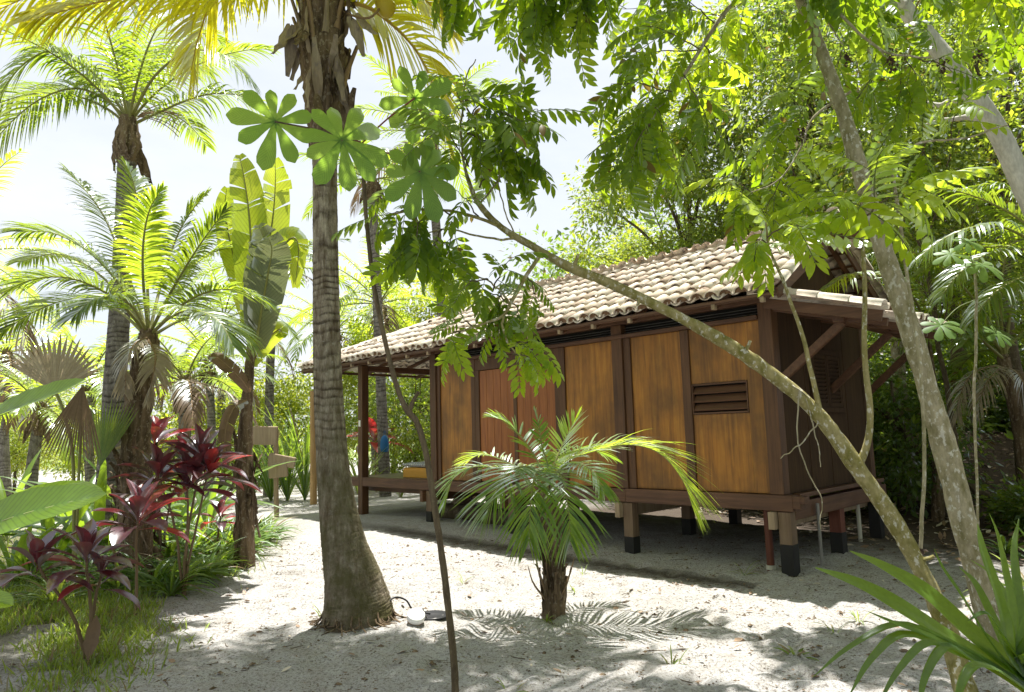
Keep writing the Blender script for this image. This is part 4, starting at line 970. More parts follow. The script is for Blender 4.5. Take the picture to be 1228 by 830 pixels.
for i, (pts, W, m_, up) in enumerate((
     ([(304, 400, 0), (303, 330, 0), (299, 260, .05), (293, 215, .1), (287, 186, .15)], .50, 'banana', (.25, -1, .15)),
     ([(306, 400, 0), (314, 330, .1), (326, 270, .15), (330, 225, .15), (330, 190, .1)], .52, 'banana', (-.1, -1, .1)),
     ([(308, 420, 0), (322, 350, -.1), (338, 300, -.1), (352, 285, -.1), (358, 300, -.1), (354, 345, -.1)], .36, 'banana', (.5, -1, .1)),
     ([(305, 410, -.05), (312, 345, -.2), (320, 305, -.3), (318, 290, -.35), (310, 270, -.35)], .52, 'banana_grey', (.1, -1, -.1)),
     ([(306, 420, -.05), (314, 370, -.3), (322, 325, -.42), (326, 300, -.48), (322, 285, -.5)], .52, 'banana_grey', (0, -1, 0)),
     ([(303, 400, .1), (290, 340, .2), (276, 290, .3), (270, 250, .3), (272, 225, .3)], .34, 'banana', (.5, -1, .1)))):
    mb = MB(); paddle(mb, rel(fp(pts, Y3), b3), W, 34, (0, 1), 15, 60 + i, .15, .022, np.array(up)); mb.build('paddle_leaf', [M['petiole'], M[m_]], bn)
for i, pts in enumerate(([(300, 470, -.1), (285, 450, -.3), (262, 430, -.4), (250, 428, -.4)], [(296, 480, -.1), (280, 490, -.3), (270, 520, -.4), (272, 560, -.4)], [(300, 440, 0), (318, 410, .1), (335, 395, .1), (338, 405, .1)])):
    mb = MB(); paddle(mb, rel(fp(pts, Y3), b3), .20 if i < 2 else .26, 20, (0, 1), 6, 70 + i, .4, .014, np.array([.3, -1, .4])); mb.build('dry_leaf' if i < 2 else 'paddle_leaf', [M['petiole_dry'], M['palm_brown'] if i < 2 else M['banana']], bn)

# ---- fan palm with one pale and one withered fan
def fan_leaf(mb, c, axis, nor, R0, n=22, spread=2.6, w=.05, mat=0, seed=0, droop=.15, split=.35):
    rr = np.random.default_rng(seed); axis = nrm(axis); nor = nrm(nor); x = nrm(np.cross(axis, nor))
    for k in range(n):
        a = (k / (n - 1) - .5) * spread; d = axis * math.cos(a) + x * math.sin(a); L = R0 * (.8 + .2 * math.cos(a)) * rr.uniform(.93, 1.05); wv = x * math.cos(a) - axis * math.sin(a)
        V = []
        for j, u in enumerate((0, .3, .6, .8, 1.0)):
            hw = np.interp(u, [0, split, .8, 1], [.004, 1, .6, .03]) * spread / n * R0 * (split + .12) * .5; p = c + d * L * u + np.array([0, 0, -droop * L * u * u]) 
            ridge = nor * hw * .55
            V += [p - wv * hw + ridge * 0, p + ridge, p + wv * hw + ridge * 0]
        Fq = []
        for j in range(4): b = j * 3; Fq += [[b, b + 1, b + 4, b + 3], [b + 1, b + 2, b + 5, b + 4]]
        mb.add(V, Fq, mat)
Y4 = 8.0
b4 = on_ground(*at(92, 640, Y4)[:2])
fanp = thing('fan_palm', 'low fan palm with one pale ribbed fan and one withered brown fan', 'palm', b4)
mb = MB(); mb.tube(rel(catmull([b4 - [0, 0, .1], at(88, 560, Y4), at(78, 500, Y4), at(66, 468, Y4)], 20), b4), .018, 7)
mb.tube(rel(catmull([b4, at(96, 540, Y4), at(99, 490, Y4), at(99, 462, Y4 - .1)], 20), b4), .016, 7); mb.build('stalk', M['petiole'], fanp)
mb = MB(); fan_leaf(mb, rel(at(66, 470, Y4), b4), [.12, -.2, 1], [.2, -1, -.1], .66, 20, 2.0, .05, 0, 1, -.02, .75); mb.build('fan_leaf', [M['palm_dry']], fanp)
mb = MB(); fan_leaf(mb, rel(at(99, 462, Y4 - .1), b4), [-.10, -.1, -1], [.3, -1, .1], .86, 20, .85, .05, 0, 2, .05, .5); mb.build('withered_fan', [M['palm_brown']], fanp)
mb = MB(); fan_leaf(mb, rel(at(120, 560, Y4 + .3), b4), [.1, .1, 1], [-.2, -1, .1], .8, 18, 1.0, .05, 0, 3, .0, .7); mb.build('fan_leaf', [M['palm']], fanp)

# ---- far palms beyond the garden
far_palm('distant palm with drooping light green fronds just left of the hut roof', on_ground(*at(452, 560, 24)[:2]), at(455, 372, 24), .17, .13, [], 18, 3.6, .8, .05, 5, gl_, nl=34, els=(-.1, 1.4), dry=1)
far_palm('distant slim palm trunk between the paddle leaves and the big coconut trunk', on_ground(*at(322, 580, 20)[:2]), at(328, 335, 20), .15, .11, [], 13, 2.6, .6, .045, 6, gp, nl=30, dry=2)
far_palm('small distant palm with yellowish fronds over the garden left of the paddle-leaf plant', on_ground(*at(252, 560, 19)[:2]), at(250, 440, 19), .13, .10, [], 15, 2.1, .5, .04, 7, gl_, nl=30, els=(-.2, 1.3), dry=2)
far_palm('slim palm trunk standing behind the porch of the hut', on_ground(*at(462, 560, 19)[:2]), at(446, 225, 19), .16, .12, [], 12, 2.6, .6, .045, 8, gp, nl=30, trunk_mid=at(456, 440, 19), dry=0)
far_palm('tall palm rising behind the middle of the hut roof', on_ground(*at(540, 560, 21)[:2]), at(516, 175, 21), .17, .13, [], 14, 3.4, .75, .05, 9, gp, nl=34, dry=1)
far_palm('palm at the left edge with bleached fronds reaching into the picture', on_ground(*at(-60, 560, 15)[:2]), at(-70, 330, 15), .16, .13, [], 16, 3.4, .7, .045, 10, gl_, nl=36, els=(-.3, 1.3), dry=3)
far_palm('low distant palm with yellow-green fronds behind the withered fan', on_ground(*at(40, 560, 17)[:2]), at(48, 500, 17), .14, .12, [], 14, 2.6, .6, .045, 12, gl_, nl=32, els=(.0, 1.3), dry=0)
far_palm('dense low palm of dark fronds behind the young palm', on_ground(*at(215, 570, 15)[:2]), at(222, 470, 15), .14, .12, [], 14, 2.3, .55, .042, 13, gp, nl=32, els=(.0, 1.3), dry=3)

far_palm('pale low palm in the distance between the fan palm and the stocky palm', on_ground(*at(112, 570, 20)[:2]), at(112, 455, 20), .14, .11, [], 15, 2.8, .6, .045, 17, gl_, nl=30, els=(-.1, 1.3), dry=1)
far_palm('distant palm with a thick pale crown right beside the left picture edge', on_ground(*at(10, 570, 22)[:2]), at(8, 430, 22), .15, .12, [], 16, 3.2, .7, .05, 18, gl_, nl=30, els=(-.1, 1.3), dry=1)
far_palm('distant palm whose fronds show between the paddle leaves and the stocky palm', on_ground(*at(262, 570, 24)[:2]), at(268, 390, 24), .15, .12, [], 16, 3.2, .7, .05, 19, gp, nl=30, els=(-.1, 1.3), dry=2)
far_palm('distant palm partly hidden behind the big coconut trunk', on_ground(*at(395, 570, 27)[:2]), at(402, 405, 27), .15, .12, [], 16, 3.4, .75, .05, 20, gl_, nl=30, els=(-.1, 1.3), dry=1)

# ---- small palm in the sand in front of the hut
b5 = G(664, 738); Y5 = float(b5[1])
sp = thing('small_palm', 'small young palm with glossy fronds and a ragged trunk in the sand', 'palm', b5)
rg = np.random.default_rng(55)
mb = MB(); mb.tube(rel(catmull([b5 - [0, 0, .08], at(664, 700, Y5), at(662, 660, Y5), at(660, 610, Y5), at(658, 570, Y5)], 40), b5), np.interp(np.linspace(0, 1, 40), [0, .1, .7, 1], [.125, .105, .088, .05]), 18, 0, True, 1, .14, rg)
for k in range(70):
    a = rg.uniform(0, 6.28); z = rg.uniform(.0, .62); sheath_flap(mb, np.array([math.cos(a) * .09, math.sin(a) * .09, z]), [math.cos(a) * .10, math.sin(a) * .10, 1], rg.uniform(.2, .4), rg.uniform(.02, .045), .03, 0, k)
mb.build('trunk', [M['fibre']], sp)
mb = MB()
for (x, y, dx) in ((648, 690, -.3), (640, 700, -.35), (683, 690, .3), (680, 700, .25), (655, 672, -.1)):
    mb.tube(rel(catmull([at(664 + dx * 20, 722, Y5 - .05), at(x, y, Y5 - .1), at(x + dx * 20, y - 22, Y5 - .1)], 8), b5), [.012, .011, .01, .009, .008, .006, .005, .003], 5)
mb.build('old_stalk', M['petiole_dry'], sp)
c5 = [(659, 585, 0)]
SPF = [([(672, 560, .05), (705, 543, .1), (750, 533, .1), (790, 543, .1), (818, 575, .1), (832, 612, .08)], .72, 'palm_lit', 120, .12, .26),
       ([(640, 570, -.05), (600, 562, -.1), (568, 560, -.2), (545, 572, -.25), (532, 605, -.3)], .38, 'palm_young', 55, .22, .35),
       ([(650, 575, -.1), (632, 560, -.35), (612, 566, -.6), (595, 590, -.75), (582, 620, -.8)], .52, 'palm_young', 60, .3, .35),
       ([(656, 580, -.15), (648, 565, -.5), (640, 575, -.8), (636, 610, -.95), (634, 650, -1.0)], .46, 'palm_young', 60, .3, .4),
       ([(662, 580, -.15), (668, 565, -.45), (676, 580, -.75), (682, 615, -.9), (684, 650, -.9)], .46, 'palm_young', 60, .3, .4),
       ([(652, 570, .1), (640, 545, .2), (622, 520, .3), (605, 505, .3), (590, 500, .3)], .34, 'palm_young', 45, .35, .2),
       ([(658, 565, .1), (650, 535, .15), (646, 510, .2), (640, 490, .2)], .16, 'palm_young', 34, .3, .1),
       ([(664, 562, .15), (674, 535, .25), (684, 515, .3), (694, 498, .32)], .34, 'palm_lit', 40, .25, .1),
       ([(660, 565, .2), (680, 545, .5), (705, 538, .7), (735, 550, .8)], .36, 'palm_young', 45, .3, .3),
       ([(645, 575, .1), (610, 555, .3), (580, 545, .5), (556, 555, .6)], .36, 'palm_lit', 45, .3, .3),
       ([(668, 568, -.05), (690, 556, -.3), (712, 566, -.5), (724, 590, -.6)], .34, 'palm_young', 45, .3, .35)]
for i, (p, ll, m_, n, st, hg) in enumerate(SPF):
    add_frond(sp, fp([(658, 612, 0)] + p, Y5), ll, .021, [M['petiole'], M[m_]], int(n * .62), 500 + i, r=.014, hang=hg, start=st, ang=(66, 24), lift=.22)

# ================================================================== SAPLINGS AND THE LEANING TREES
def woody(pts, r0, r1, n=60, amt=.02, rng=None, seg=10, rough=.05):
    rng = rng or np.random.default_rng(0); P = wiggle(catmull(pts, n), amt, rng); return P, np.linspace(r0, r1, n)
# cecropia sapling with four hand-shaped leaves
b6 = G(546, 834); Y6 = float(b6[1])
ce = thing('cecropia_sapling', 'thin bent sapling with four big hand-shaped leaves at its top', 'sapling', b6)
mb = MB(); stem = [b6 - [0, 0, .05], at(544, 790, Y6), at(533, 690, Y6), at(520, 600, Y6), at(510, 540, Y6), at(500, 507, Y6), at(490, 494, Y6), at(478, 470, Y6), at(462, 410, Y6), at(448, 340, Y6), at(440, 270, Y6), at(436, 215, Y6), at(434, 172, Y6)]
Pst = catmull(stem, 120); mb.tube(rel(Pst, b6), np.interp(np.linspace(0, 1, 120), [0, .3, .45, .5, .55, 1], [.026, .021, .021, .025, .018, .013]), 10, 0, True, 1, .08, rg)
mb.tube(rel(catmull([at(490, 494, Y6), at(496, 480, Y6), at(502, 470, Y6 - .02)], 6), b6), [.02, .018, .015, .013, .012, .012], 8); mb.build('stem', M['sapling'], ce)
def hand_leaf(c, up_axis, nor, R0, n=9, seed=0):
    """round leaf cut into lobes that join at the stalk"""
    rr = np.random.default_rng(seed); mb = MB(); a0 = nrm(up_axis); nor = nrm(nor); a0 = nrm(a0 - nor * np.dot(a0, nor)); x = np.cross(a0, nor)
    for k in range(n):
        a = (k + .5) / n * 6.28 + rr.normal(0, .05); d = a0 * math.cos(a) + x * math.sin(a); L = R0 * rr.uniform(.84, 1.06) * (1.0 - .20 * math.cos(a)); wv = x * math.cos(a) - a0 * math.sin(a); V = []
        us = np.linspace(0, 1, 10); lift = .14 + rr.normal(0, .05); dp = .30 + rr.normal(0, .10)
        for u in us:
            w = L * np.interp(u, [0, .15, .35, .62, .82, .94, 1], [.032, .065, .105, .18, .195, .135, .015])
            p = c + d * L * u + nor * (L * (lift * u - dp * u * u)); V += [p - wv * w - nor * w * .18, p, p + wv * w - nor * w * .18]
        Fq = []
        for j in range(9): b = j * 3; Fq += [[b, b + 1, b + 4, b + 3], [b + 1, b + 2, b + 5, b + 4]]
        uv = np.zeros((10, 3, 3)); uv[:, 0, 0] = 1; uv[:, 2, 0] = 1; uv[..., 1] = us[:, None]
        mb.add(V, Fq, 0, uv.reshape(-1, 3))
    return mb
top6 = at(434, 172, Y6)
for i, (px, py, dy, R0, up, nor) in enumerate(((330, 146, -.1, .30, (.2, 0, 1), (-.25, .85, .55)), (410, 168, -.35, .31, (-.2, 0, 1), (.1, .75, .70)), (497, 118, .05, .29, (-.4, 0, 1), (.3, .8, .60)), (504, 206, -.2, .29, (.1, 0, 1), (.25, .9, .45)))):
    c = at(px, py, Y6 + dy); mb = MB(); mb.tube(rel(catmull([top6, (top6 * .55 + c * .45) + [0, 0, .02], c], 10), b6), .006, 6); pet = mb.build('petiole', M['cord_petiole'] if i else M['sapling'], ce)
    hand_leaf(c - b6, up, nor, R0, 10 if i % 2 else 9, i).build('hand_leaf', [M['cecropia']], ce)
mb = hand_leaf(top6 + [.0, -.02, .04] - b6, (0, 0, 1), (.1, -.3, 1), .09, 8, 9); mb.build('hand_leaf', [M['inga_bright']], ce)

CT = [compound_tpl(6, .40, .150, .056, .30, 62, -.22, False, 1), compound_tpl(5, .34, .145, .058, .45, 60, -.25, False, 2), compound_tpl(7, .46, .150, .052, .20, 64, -.2, False, 3)]
def put_compound(mbl, pos, dirs, rng, scale=1.0, flat=.5, mats=(0, 1)):
    """compound leaves at points, pointing along dirs; mbl gets leaflets (mats[0]) and stalks (mats[1])"""
    pos = np.asarray(pos); dirs = nrm(dirs); k = rng.integers(0, len(CT), len(pos)); up = np.array([0, 0, 1.0]) + rng.normal(0, flat, (len(pos), 3))
    s = scale * rng.uniform(.7, 1.12, len(pos)); Mx = frame(dirs, up) * s[:, None, None]
    for j in range(len(CT)):
        q = k == j; v, f, sv, sf = CT[j]; mbl.batch(v, f, Mx[q], pos[q], mats[0]); mbl.batch(sv, sf, Mx[q], pos[q], mats[1])
def spray(mbw, mbl, a, b, rng, r=.010, n=9, scale=1.0, sag=.12, side=.8, droop=.35, flat=.45, mats=(0, 1), t0=.15, wmat=0):
    """a twig from a to b with compound leaves alternating along it"""
    a = np.array(a, float); b = np.array(b, float); m = (a + b) / 2; m[2] += sag * np.linalg.norm(b - a)
    P = wiggle(catmull([a, m, b], 14), .012, rng); mbw.tube(P, np.linspace(r, r * .35, 14), 6, wmat, caps=False)
    t = np.linspace(t0, 1, n); i = t * 13; k = np.clip(i.astype(int), 0, 12); f = (i - k)[:, None]; p = P[k] * (1 - f) + P[k + 1] * f; T = nrm(np.gradient(P, axis=0))[k]
    th = np.arange(n) * 2.4 + rng.uniform(0, 6.28); S = nrm(np.cross(T, [0, 0, 1.0])); U = np.cross(S, T)
    d = T * .6 + (S * np.cos(th)[:, None] + U * np.sin(th)[:, None] * .6) * side + rng.normal(0, .15, (n, 3)); d[:, 2] -= droop
    put_compound(mbl, p, d, rng, scale, flat, mats)

def merge(a, b, mat):
    for f, _ in b.F: a.F.append((f + a.n, mat))
    a.V += b.V; a.UV += b.UV; a.n += b.n
# leaning tree that crosses in front of the hut
b7 = G(1158, 845); b7 = np.array([2.62, 4.3, 0.0]); b7[2] = float(gz(b7[0], b7[1])) 
lt = thing('leaning_tree', 'slender mossy tree leaning far left across the hut with drooping feather leaves', 'tree', b7)
rg = np.random.default_rng(71)
lean = [b7 - [0, 0, .1], at(1140, 770, 4.5), at(1112, 700, 4.6), at(1075, 630, 4.7), at(1030, 563, 4.75), at(985, 500, 4.8), at(930, 452, 4.85), at(870, 411, 4.9), at(800, 374, 4.95), at(730, 340, 5.0), at(680, 320, 5.0), at(640, 296, 5.05), at(600, 272, 5.1), at(575, 245, 5.1), at(562, 215, 5.1), at(555, 185, 5.1)]
PL = wiggle(catmull(lean, 150), .008, rg)
rl = np.interp(np.linspace(0, 1, 150), [0, .1, .33, .55, .75, .9, 1], [.064, .056, .051, .038, .028, .018, .009]); tq_ = np.linspace(0, 1, 150); rl = rl * (1 + .06 * np.sin(tq_ * 31) + .05 * np.sin(tq_ * 67 + 1) + .10 * np.exp(-((tq_ - .335) / .012) ** 2) + .14 * np.exp(-((tq_ - .43) / .010) ** 2) + .12 * np.exp(-((tq_ - .60) / .01) ** 2))
wd = MB(); wd.tube(rel(PL, b7), rl, 14, 0, True, 1, .07, rg)
for kx, dv in ((40, (-.06, -.03, .03)), (66, (.02, -.05, .05)), (84, (-.02, -.04, -.05)), (98, (.03, -.02, .06)), (24, (.05, -.05, .02))):
    wd.tube(rel(catmull([PL[kx], PL[kx] + np.array(dv), PL[kx] + 1.5 * np.array(dv) + [0, 0, .01]], 6), b7), [.022, .017, .014, .012, .011, .010], 7)
def branch(mbw, pts, r0, r1, o, n=30, amt=.01, seg=8, mat=0):
    P = wiggle(catmull(pts, n), amt, rg); mbw.tube(rel(P, o), np.linspace(r0, r1, n), seg, mat, True, 1, .04, rg); return P
branch(wd, [at(1028, 562, 4.75), at(1040, 530, 4.73), at(1044, 490, 4.7), at(1038, 420, 4.7), at(1036, 340, 4.7), at(1033, 270, 4.7), at(1040, 235, 4.7)], .026, .010, b7)
branch(wd, [at(984, 498, 4.8), at(975, 450, 4.78), at(960, 400, 4.75), at(942, 345, 4.7), at(925, 300, 4.7), at(918, 268, 4.65)], .020, .006, b7)
branch(wd, [at(650, 303, 5.03), at(632, 330, 4.95), at(612, 365, 4.9), at(600, 380, 4.9), at(578, 390, 4.9), at(556, 396, 4.95), at(538, 400, 5.0)], .017, .005, b7)
branch(wd, [at(604, 378, 4.9), at(604, 395, 4.87), at(610, 412, 4.82), at(620, 424, 4.8), at(636, 430, 4.75)], .010, .004, b7)
branch(wd, [at(612, 365, 4.9), at(600, 350, 5.0), at(585, 335, 5.1), at(560, 330, 5.2)], .010, .004, b7)
branch(wd, [at(600, 272, 5.1), at(560, 258, 5.0), at(520, 250, 4.95), at(480, 255, 4.9), at(455, 268, 4.9)], .014, .005, b7)
branch(wd, [at(620, 286, 5.08), at(580, 285, 5.1), at(530, 275, 5.15), at(500, 285, 5.2)], .010, .004, b7)
branch(wd, [at(575, 245, 5.1), at(600, 210, 5.1), at(605, 180, 5.1), at(612, 160, 5.1)], .009, .004, b7)
branch(wd, [at(555, 185, 5.1), at(553, 140, 5.0), at(558, 100, 4.95), at(570, 70, 4.9)], .010, .004, b7)
branch(wd, [at(620, 286, 5.08), at(604, 250, 5.05), at(598, 215, 5.05), at(608, 180, 5.0)], .006, .004, b7)
lv_, lw_ = MB(), MB()
SPR = [((562, 200), (525, 140), 8, 1.0), ((556, 150), (600, 105), 9, 1.05), ((558, 120), (632, 150), 10, 1.1), ((560, 160), (635, 195), 9, 1.1), ((575, 225), (598, 180), 5, 1.0), ((556, 140), (545, 95), 6, 1.0), ((612, 160), (645, 130), 5, 1.05), ((590, 150), (615, 185), 6, 1.1), ((560, 130), (575, 170), 6, 1.0),
       ((540, 258), (470, 225), 5, .85), ((520, 250), (485, 290), 8, .9), ((500, 252), (462, 258), 6, .9), ((530, 275), (515, 310), 7, .9), ((500, 285), (478, 310), 6, .85), ((545, 275), (535, 310), 6, .85), ((500, 255), (500, 290), 6, .9), ((575, 262), (550, 230), 4, .8),
       ((632, 330), (645, 360), 4, .75), ((612, 365), (575, 345), 6, .85), ((600, 375), (592, 398), 6, .72), ((590, 350), (612, 310), 6, .8), ((585, 335), (555, 345), 5, .8), ((612, 360), (624, 380), 5, .72), ((600, 345), (598, 368), 5, .75), ((570, 392), (545, 384), 4, .7)]
for (a, b, n, s) in SPR:
    ya = 5.0 + rg.uniform(-.12, .12); spray(lw_, lv_, rel(at(*a, ya), b7), rel(at(*b, ya + rg.uniform(-.35, .3)), b7), rg, .007, n, s * .84, .05, .8, .38)
spray(lw_, lv_, rel(at(612, 418, 4.82), b7), rel(at(640, 408, 4.75), b7), rg, .006, 6, .66, .1, .8, .6, .3, (2, 1))
spray(lw_, lv_, rel(at(614, 425, 4.8), b7), rel(at(636, 432, 4.7), b7), rg, .006, 5, .66, .1, .8, .7, .3, (2, 1))
spray(lw_, lv_, rel(at(552, 398, 4.95), b7), rel(at(540, 402, 4.9), b7), rg, .006, 4, .62, .1, .6, .8, .3, (2, 1))
spray(lw_, lv_, rel(at(925, 300, 4.7), b7), rel(at(905, 290, 4.55), b7), rg, .006, 7, .9, .15, .9, .35, .4, (2, 1))
spray(lw_, lv_, rel(at(920, 285, 4.65), b7), rel(at(960, 270, 4.55), b7), rg, .006, 6, .9, .15, .9, .35, .4, (2, 1))
spray(lw_, lv_, rel(at(1038, 245, 4.7), b7), rel(at(1050, 190, 4.6), b7), rg, .006, 6, .95, .1, .9, .25, .4, (2, 1))
spray(lw_, lv_, rel(at(1034, 262, 4.7), b7), rel(at(1100, 225, 4.5), b7), rg, .008, 8, 1.25, .1, .9, .2, .4, (2, 1))
spray(lw_, lv_, rel(at(1034, 270, 4.7), b7), rel(at(1000, 235, 4.6), b7), rg, .006, 7, 1.1, .1, .9, .25, .4, (2, 1))
wd.build('trunk', M['bark_moss'], lt)
merge(lv_, lw_, 3); lv_.build('foliage', [M['inga'], M['stem_green'], M['inga_bright'], M['sapling']], lt)
# dead hanging rootlets on it
mb = MB()
for pts in ([(958, 470), (957, 520), (968, 565), (985, 600), (985, 635)], [(966, 478), (978, 520), (984, 560)], [(985, 498), (972, 520), (950, 540), (937, 550)], [(950, 462), (972, 480), (985, 500)]):
    mb.tube(rel(wiggle(catmull([at(x, y, 4.78) for x, y in pts], 20), .012, rg), b7), np.linspace(.006, .003, 20), 5)
mb.build('hanging_root', M['bark'], lt)

# upright inga tree with a mottled trunk at the right, its crown over the camera side
b8 = on_ground(3.52, 5.35)
it = thing('inga_tree', 'upright tree with a lichen-mottled trunk crossing the right gable of the hut', 'tree', b8)
rg = np.random.default_rng(81)
trk = [b8 - [0, 0, .1], at(1188, 745, 5.35), at(1160, 640, 5.35), at(1132, 530, 5.4), at(1105, 440, 5.4), at(1080, 360, 5.45), at(1052, 275, 5.5), at(1030, 200, 5.55), at(1008, 130, 5.6), at(985, 65, 5.65), at(955, -15, 5.7), at(935, -100, 5.8), at(925, -200, 5.9), at(920, -330, 6.0)]
PT = wiggle(catmull(trk, 120), .008, rg); wd = MB(); tq_ = np.linspace(0, 1, 120); wd.tube(rel(PT, b8), np.interp(tq_, [0, .1, .5, .8, 1], [.105, .088, .066, .044, .018]) * (1 + .05 * np.sin(tq_ * 37) + .04 * np.sin(tq_ * 81) + .12 * np.exp(-((tq_ - .22) / .012) ** 2) + .12 * np.exp(-((tq_ - .45) / .012) ** 2)), 16, 0, True, 1, .06, rg)
lv_, lw_ = MB(), MB()
LB = [([(985, 65, 5.65), (970, 10, 5.4), (930, -20, 5.2), (880, 5, 5.2), (840, 60, 5.2), (805, 110, 5.2), (780, 145, 5.2)], .03, .007),
      ([(980, 5, 5.5), (1010, 20, 5.2), (1050, 55, 5.1), (1085, 68, 5.0), (1120, 70, 5.0)], .014, .006),
      ([(980, 5, 5.5), (995, 30, 5.3), (1012, 55, 5.2)], .009, .004), ([(1050, 55, 5.1), (1066, 72, 5.05)], .006, .004),
      ([(960, 0, 5.6), (880, -60, 5.4), (780, -55, 5.2), (700, -35, 5.1), (650, -20, 5.0)], .028, .007),
      ([(960, -20, 5.7), (1040, -60, 5.4), (1120, -60, 5.2), (1200, -30, 5.0)], .028, .008),
      ([(1020, 110, 5.6), (975, 140, 5.6), (960, 180, 5.6), (935, 215, 5.6), (900, 230, 5.6)], .012, .004),
      ([(1060, 200, 5.4), (1110, 170, 5.2), (1160, 165, 5.1), (1210, 150, 5.0)], .012, .005),
      ([(935, -100, 5.8), (800, -220, 5.2), (650, -260, 4.9), (500, -230, 4.8), (300, -200, 4.7)], .03, .008),
      ([(925, -200, 5.9), (1000, -330, 5.4), (1100, -330, 5.0), (1200, -260, 4.6)], .03, .008),
      ([(940, -60, 5.75), (860, -150, 6.2), (760, -180, 6.6), (640, -160, 6.8)], .025, .007)]
for p, a, b in LB: branch(wd, [at(*q) for q in p], a, b, b8)
S8 = [((840, 60), (770, 30), 11), ((840, 60), (745, 75), 13), ((805, 110), (735, 100), 11), ((800, 120), (720, 190), 14), ((780, 145), (745, 215), 13), ((790, 130), (800, 215), 12), ((820, 90), (850, 150), 12), ((860, 30), (800, -10), 10), ((870, 20), (740, 10), 14), ((880, 5), (900, 60), 10), ((845, 55), (870, 100), 10), ((900, -5), (860, 40), 10), ((780, 145), (770, 190), 10), ((810, 105), (765, 130), 10),
      ((700, -35), (640, 20), 12), ((680, -30), (610, -5), 11), ((660, -22), (655, 55), 11), ((650, -20), (600, 10), 9), ((700, -40), (690, 30), 9), ((650, -20), (630, 50), 10), ((740, -45), (700, 5), 9),
      ((1085, 68), (1110, 120), 11), ((1050, 55), (1050, 110), 10), ((1100, 70), (1160, 95), 11), ((1066, 72), (1020, 130), 10), ((1020, 25), (1060, 10), 10), ((1040, 45), (1100, 30), 11), ((1010, 60), (1000, 100), 8), ((1085, 70), (1075, 150), 11),
      ((975, 140), (930, 150), 10), ((960, 180), (905, 190), 11), ((935, 215), (880, 250), 12), ((950, 200), (960, 250), 10), ((900, 230), (870, 215), 9), ((940, 210), (915, 265), 10), ((970, 150), (945, 110), 9),
      ((1120, -60), (1110, 0), 12), ((1200, -30), (1215, 50), 13), ((1160, -45), (1165, 30), 12), ((1080, -60), (1050, -5), 10), ((1200, -30), (1240, 20), 9), ((1150, -50), (1200, 0), 10),
      ((1110, 170), (1100, 230), 10), ((1140, 165), (1150, 120), 9)]
for a, b, n in S8:
    ya = 5.2 + rg.uniform(-.2, .2); bright = rg.uniform() < .30; n = max(5, int(n * .72)); far = a[0] > 865; ya += 1.15 if far else 0
    spray(lw_, lv_, rel(at(*a, ya), b8), rel(at(*b, ya + rg.uniform(-.35, .5)), b8), rg, .006, n, .98 if far else .84, .06, .85, .4, .5, (2 if bright else 0, 1))
# crown above the frame: it shades the sand in front
def overhead(lvx, lwx, o, cx, cy, cz, rx, ry, rz, n, seed, s=1.0):
    r_ = np.random.default_rng(seed)
    for _ in range(n):
        q = r_.normal(0, 1, 3); q = q / np.linalg.norm(q) * r_.uniform(.2, 1) ** .5; a = np.array([cx + q[0] * rx, cy + q[1] * ry, cz + q[2] * rz]); d = nrm(q + r_.normal(0, .5, 3)) * .55
        spray(lwx, lvx, a - o, a + d - o, r_, .006, 9, s, .05, .85, .35, .5, (0, 1))
overhead(lv_, lw_, b8, .6, 4.75, 5.75, 1.6, .45, .35, 30, 1); overhead(lv_, lw_, b8, 2.9, 4.8, 5.8, 1.2, .45, .35, 22, 2); overhead(lv_, lw_, b8, -2.2, 4.6, 6.6, 1.0, .4, .3, 16, 3); overhead(lv_, lw_, b8, .9, 7.75, 8.1, 2.3, .6, .35, 9, 4, .9); overhead(lv_, lw_, b8, 3.6, 6.6, 7.2, 1.0, .5, .35, 12, 5, .9)
wd.build('trunk', M['bark'], it); merge(lv_, lw_, 3); lv_.build('foliage', [M['inga'], M['stem_green'], M['inga_bright'], M['sapling']], it)
for (px, py, Yq) in ((1016, 65, 5.2), (1068, 70, 5.05), (1131, 72, 5.0), (962, 156, 5.6), (1173, 62, 5.0)):
    c = at(px, py, Yq) - b8; mb = MB()
    for _ in range(34):
        p = c + np.array([rg.normal(0, .016), rg.normal(0, .016), -rg.uniform(-.03, .10)]); v, f = leaf_tpl(.028, .02, 3, .3, -.006, .45, .003); mb.batch(v, f, [frame(rg.normal(0, 1, 3) + [0, 0, -.8])[0]], [p])
    mb.build('seed_cluster', [M['red_fruit']], it)

# climbing vine beside the mottled trunk, with its knot
v0 = on_ground(3.27, 5.2)
vine = thing('hanging_vine', 'thin straight vine with a brown woody knot hanging between the two right trunks', 'vine', v0)
mb = MB(); mb.tube(rel(wiggle(catmull([at(1104, 658, 5.0), at(1108, 600, 5.0), at(1107, 500, 5.1), at(1098, 400, 5.2), at(1085, 300, 5.3), at(1070, 200, 5.4)], 40), .008, rg), v0), .013, 7); mb.build('stem', M['bark'], vine)
mb = MB(); kk = at(1102, 662, 5.0) - v0
for _ in range(22):
    v, f = leaf_tpl(.03, .024, 3, .5, .008, .45, .004); mb.batch(v, f, [frame(rg.normal(0, 1, 3))[0]], [kk + rg.normal(0, .012, 3)])
mb.lathe([(.001, .03), (.025, .02), (.034, 0), (.025, -.022), (.001, -.032)], 10, 0, kk); mb.build('knot', [M['red_fruit']], vine)

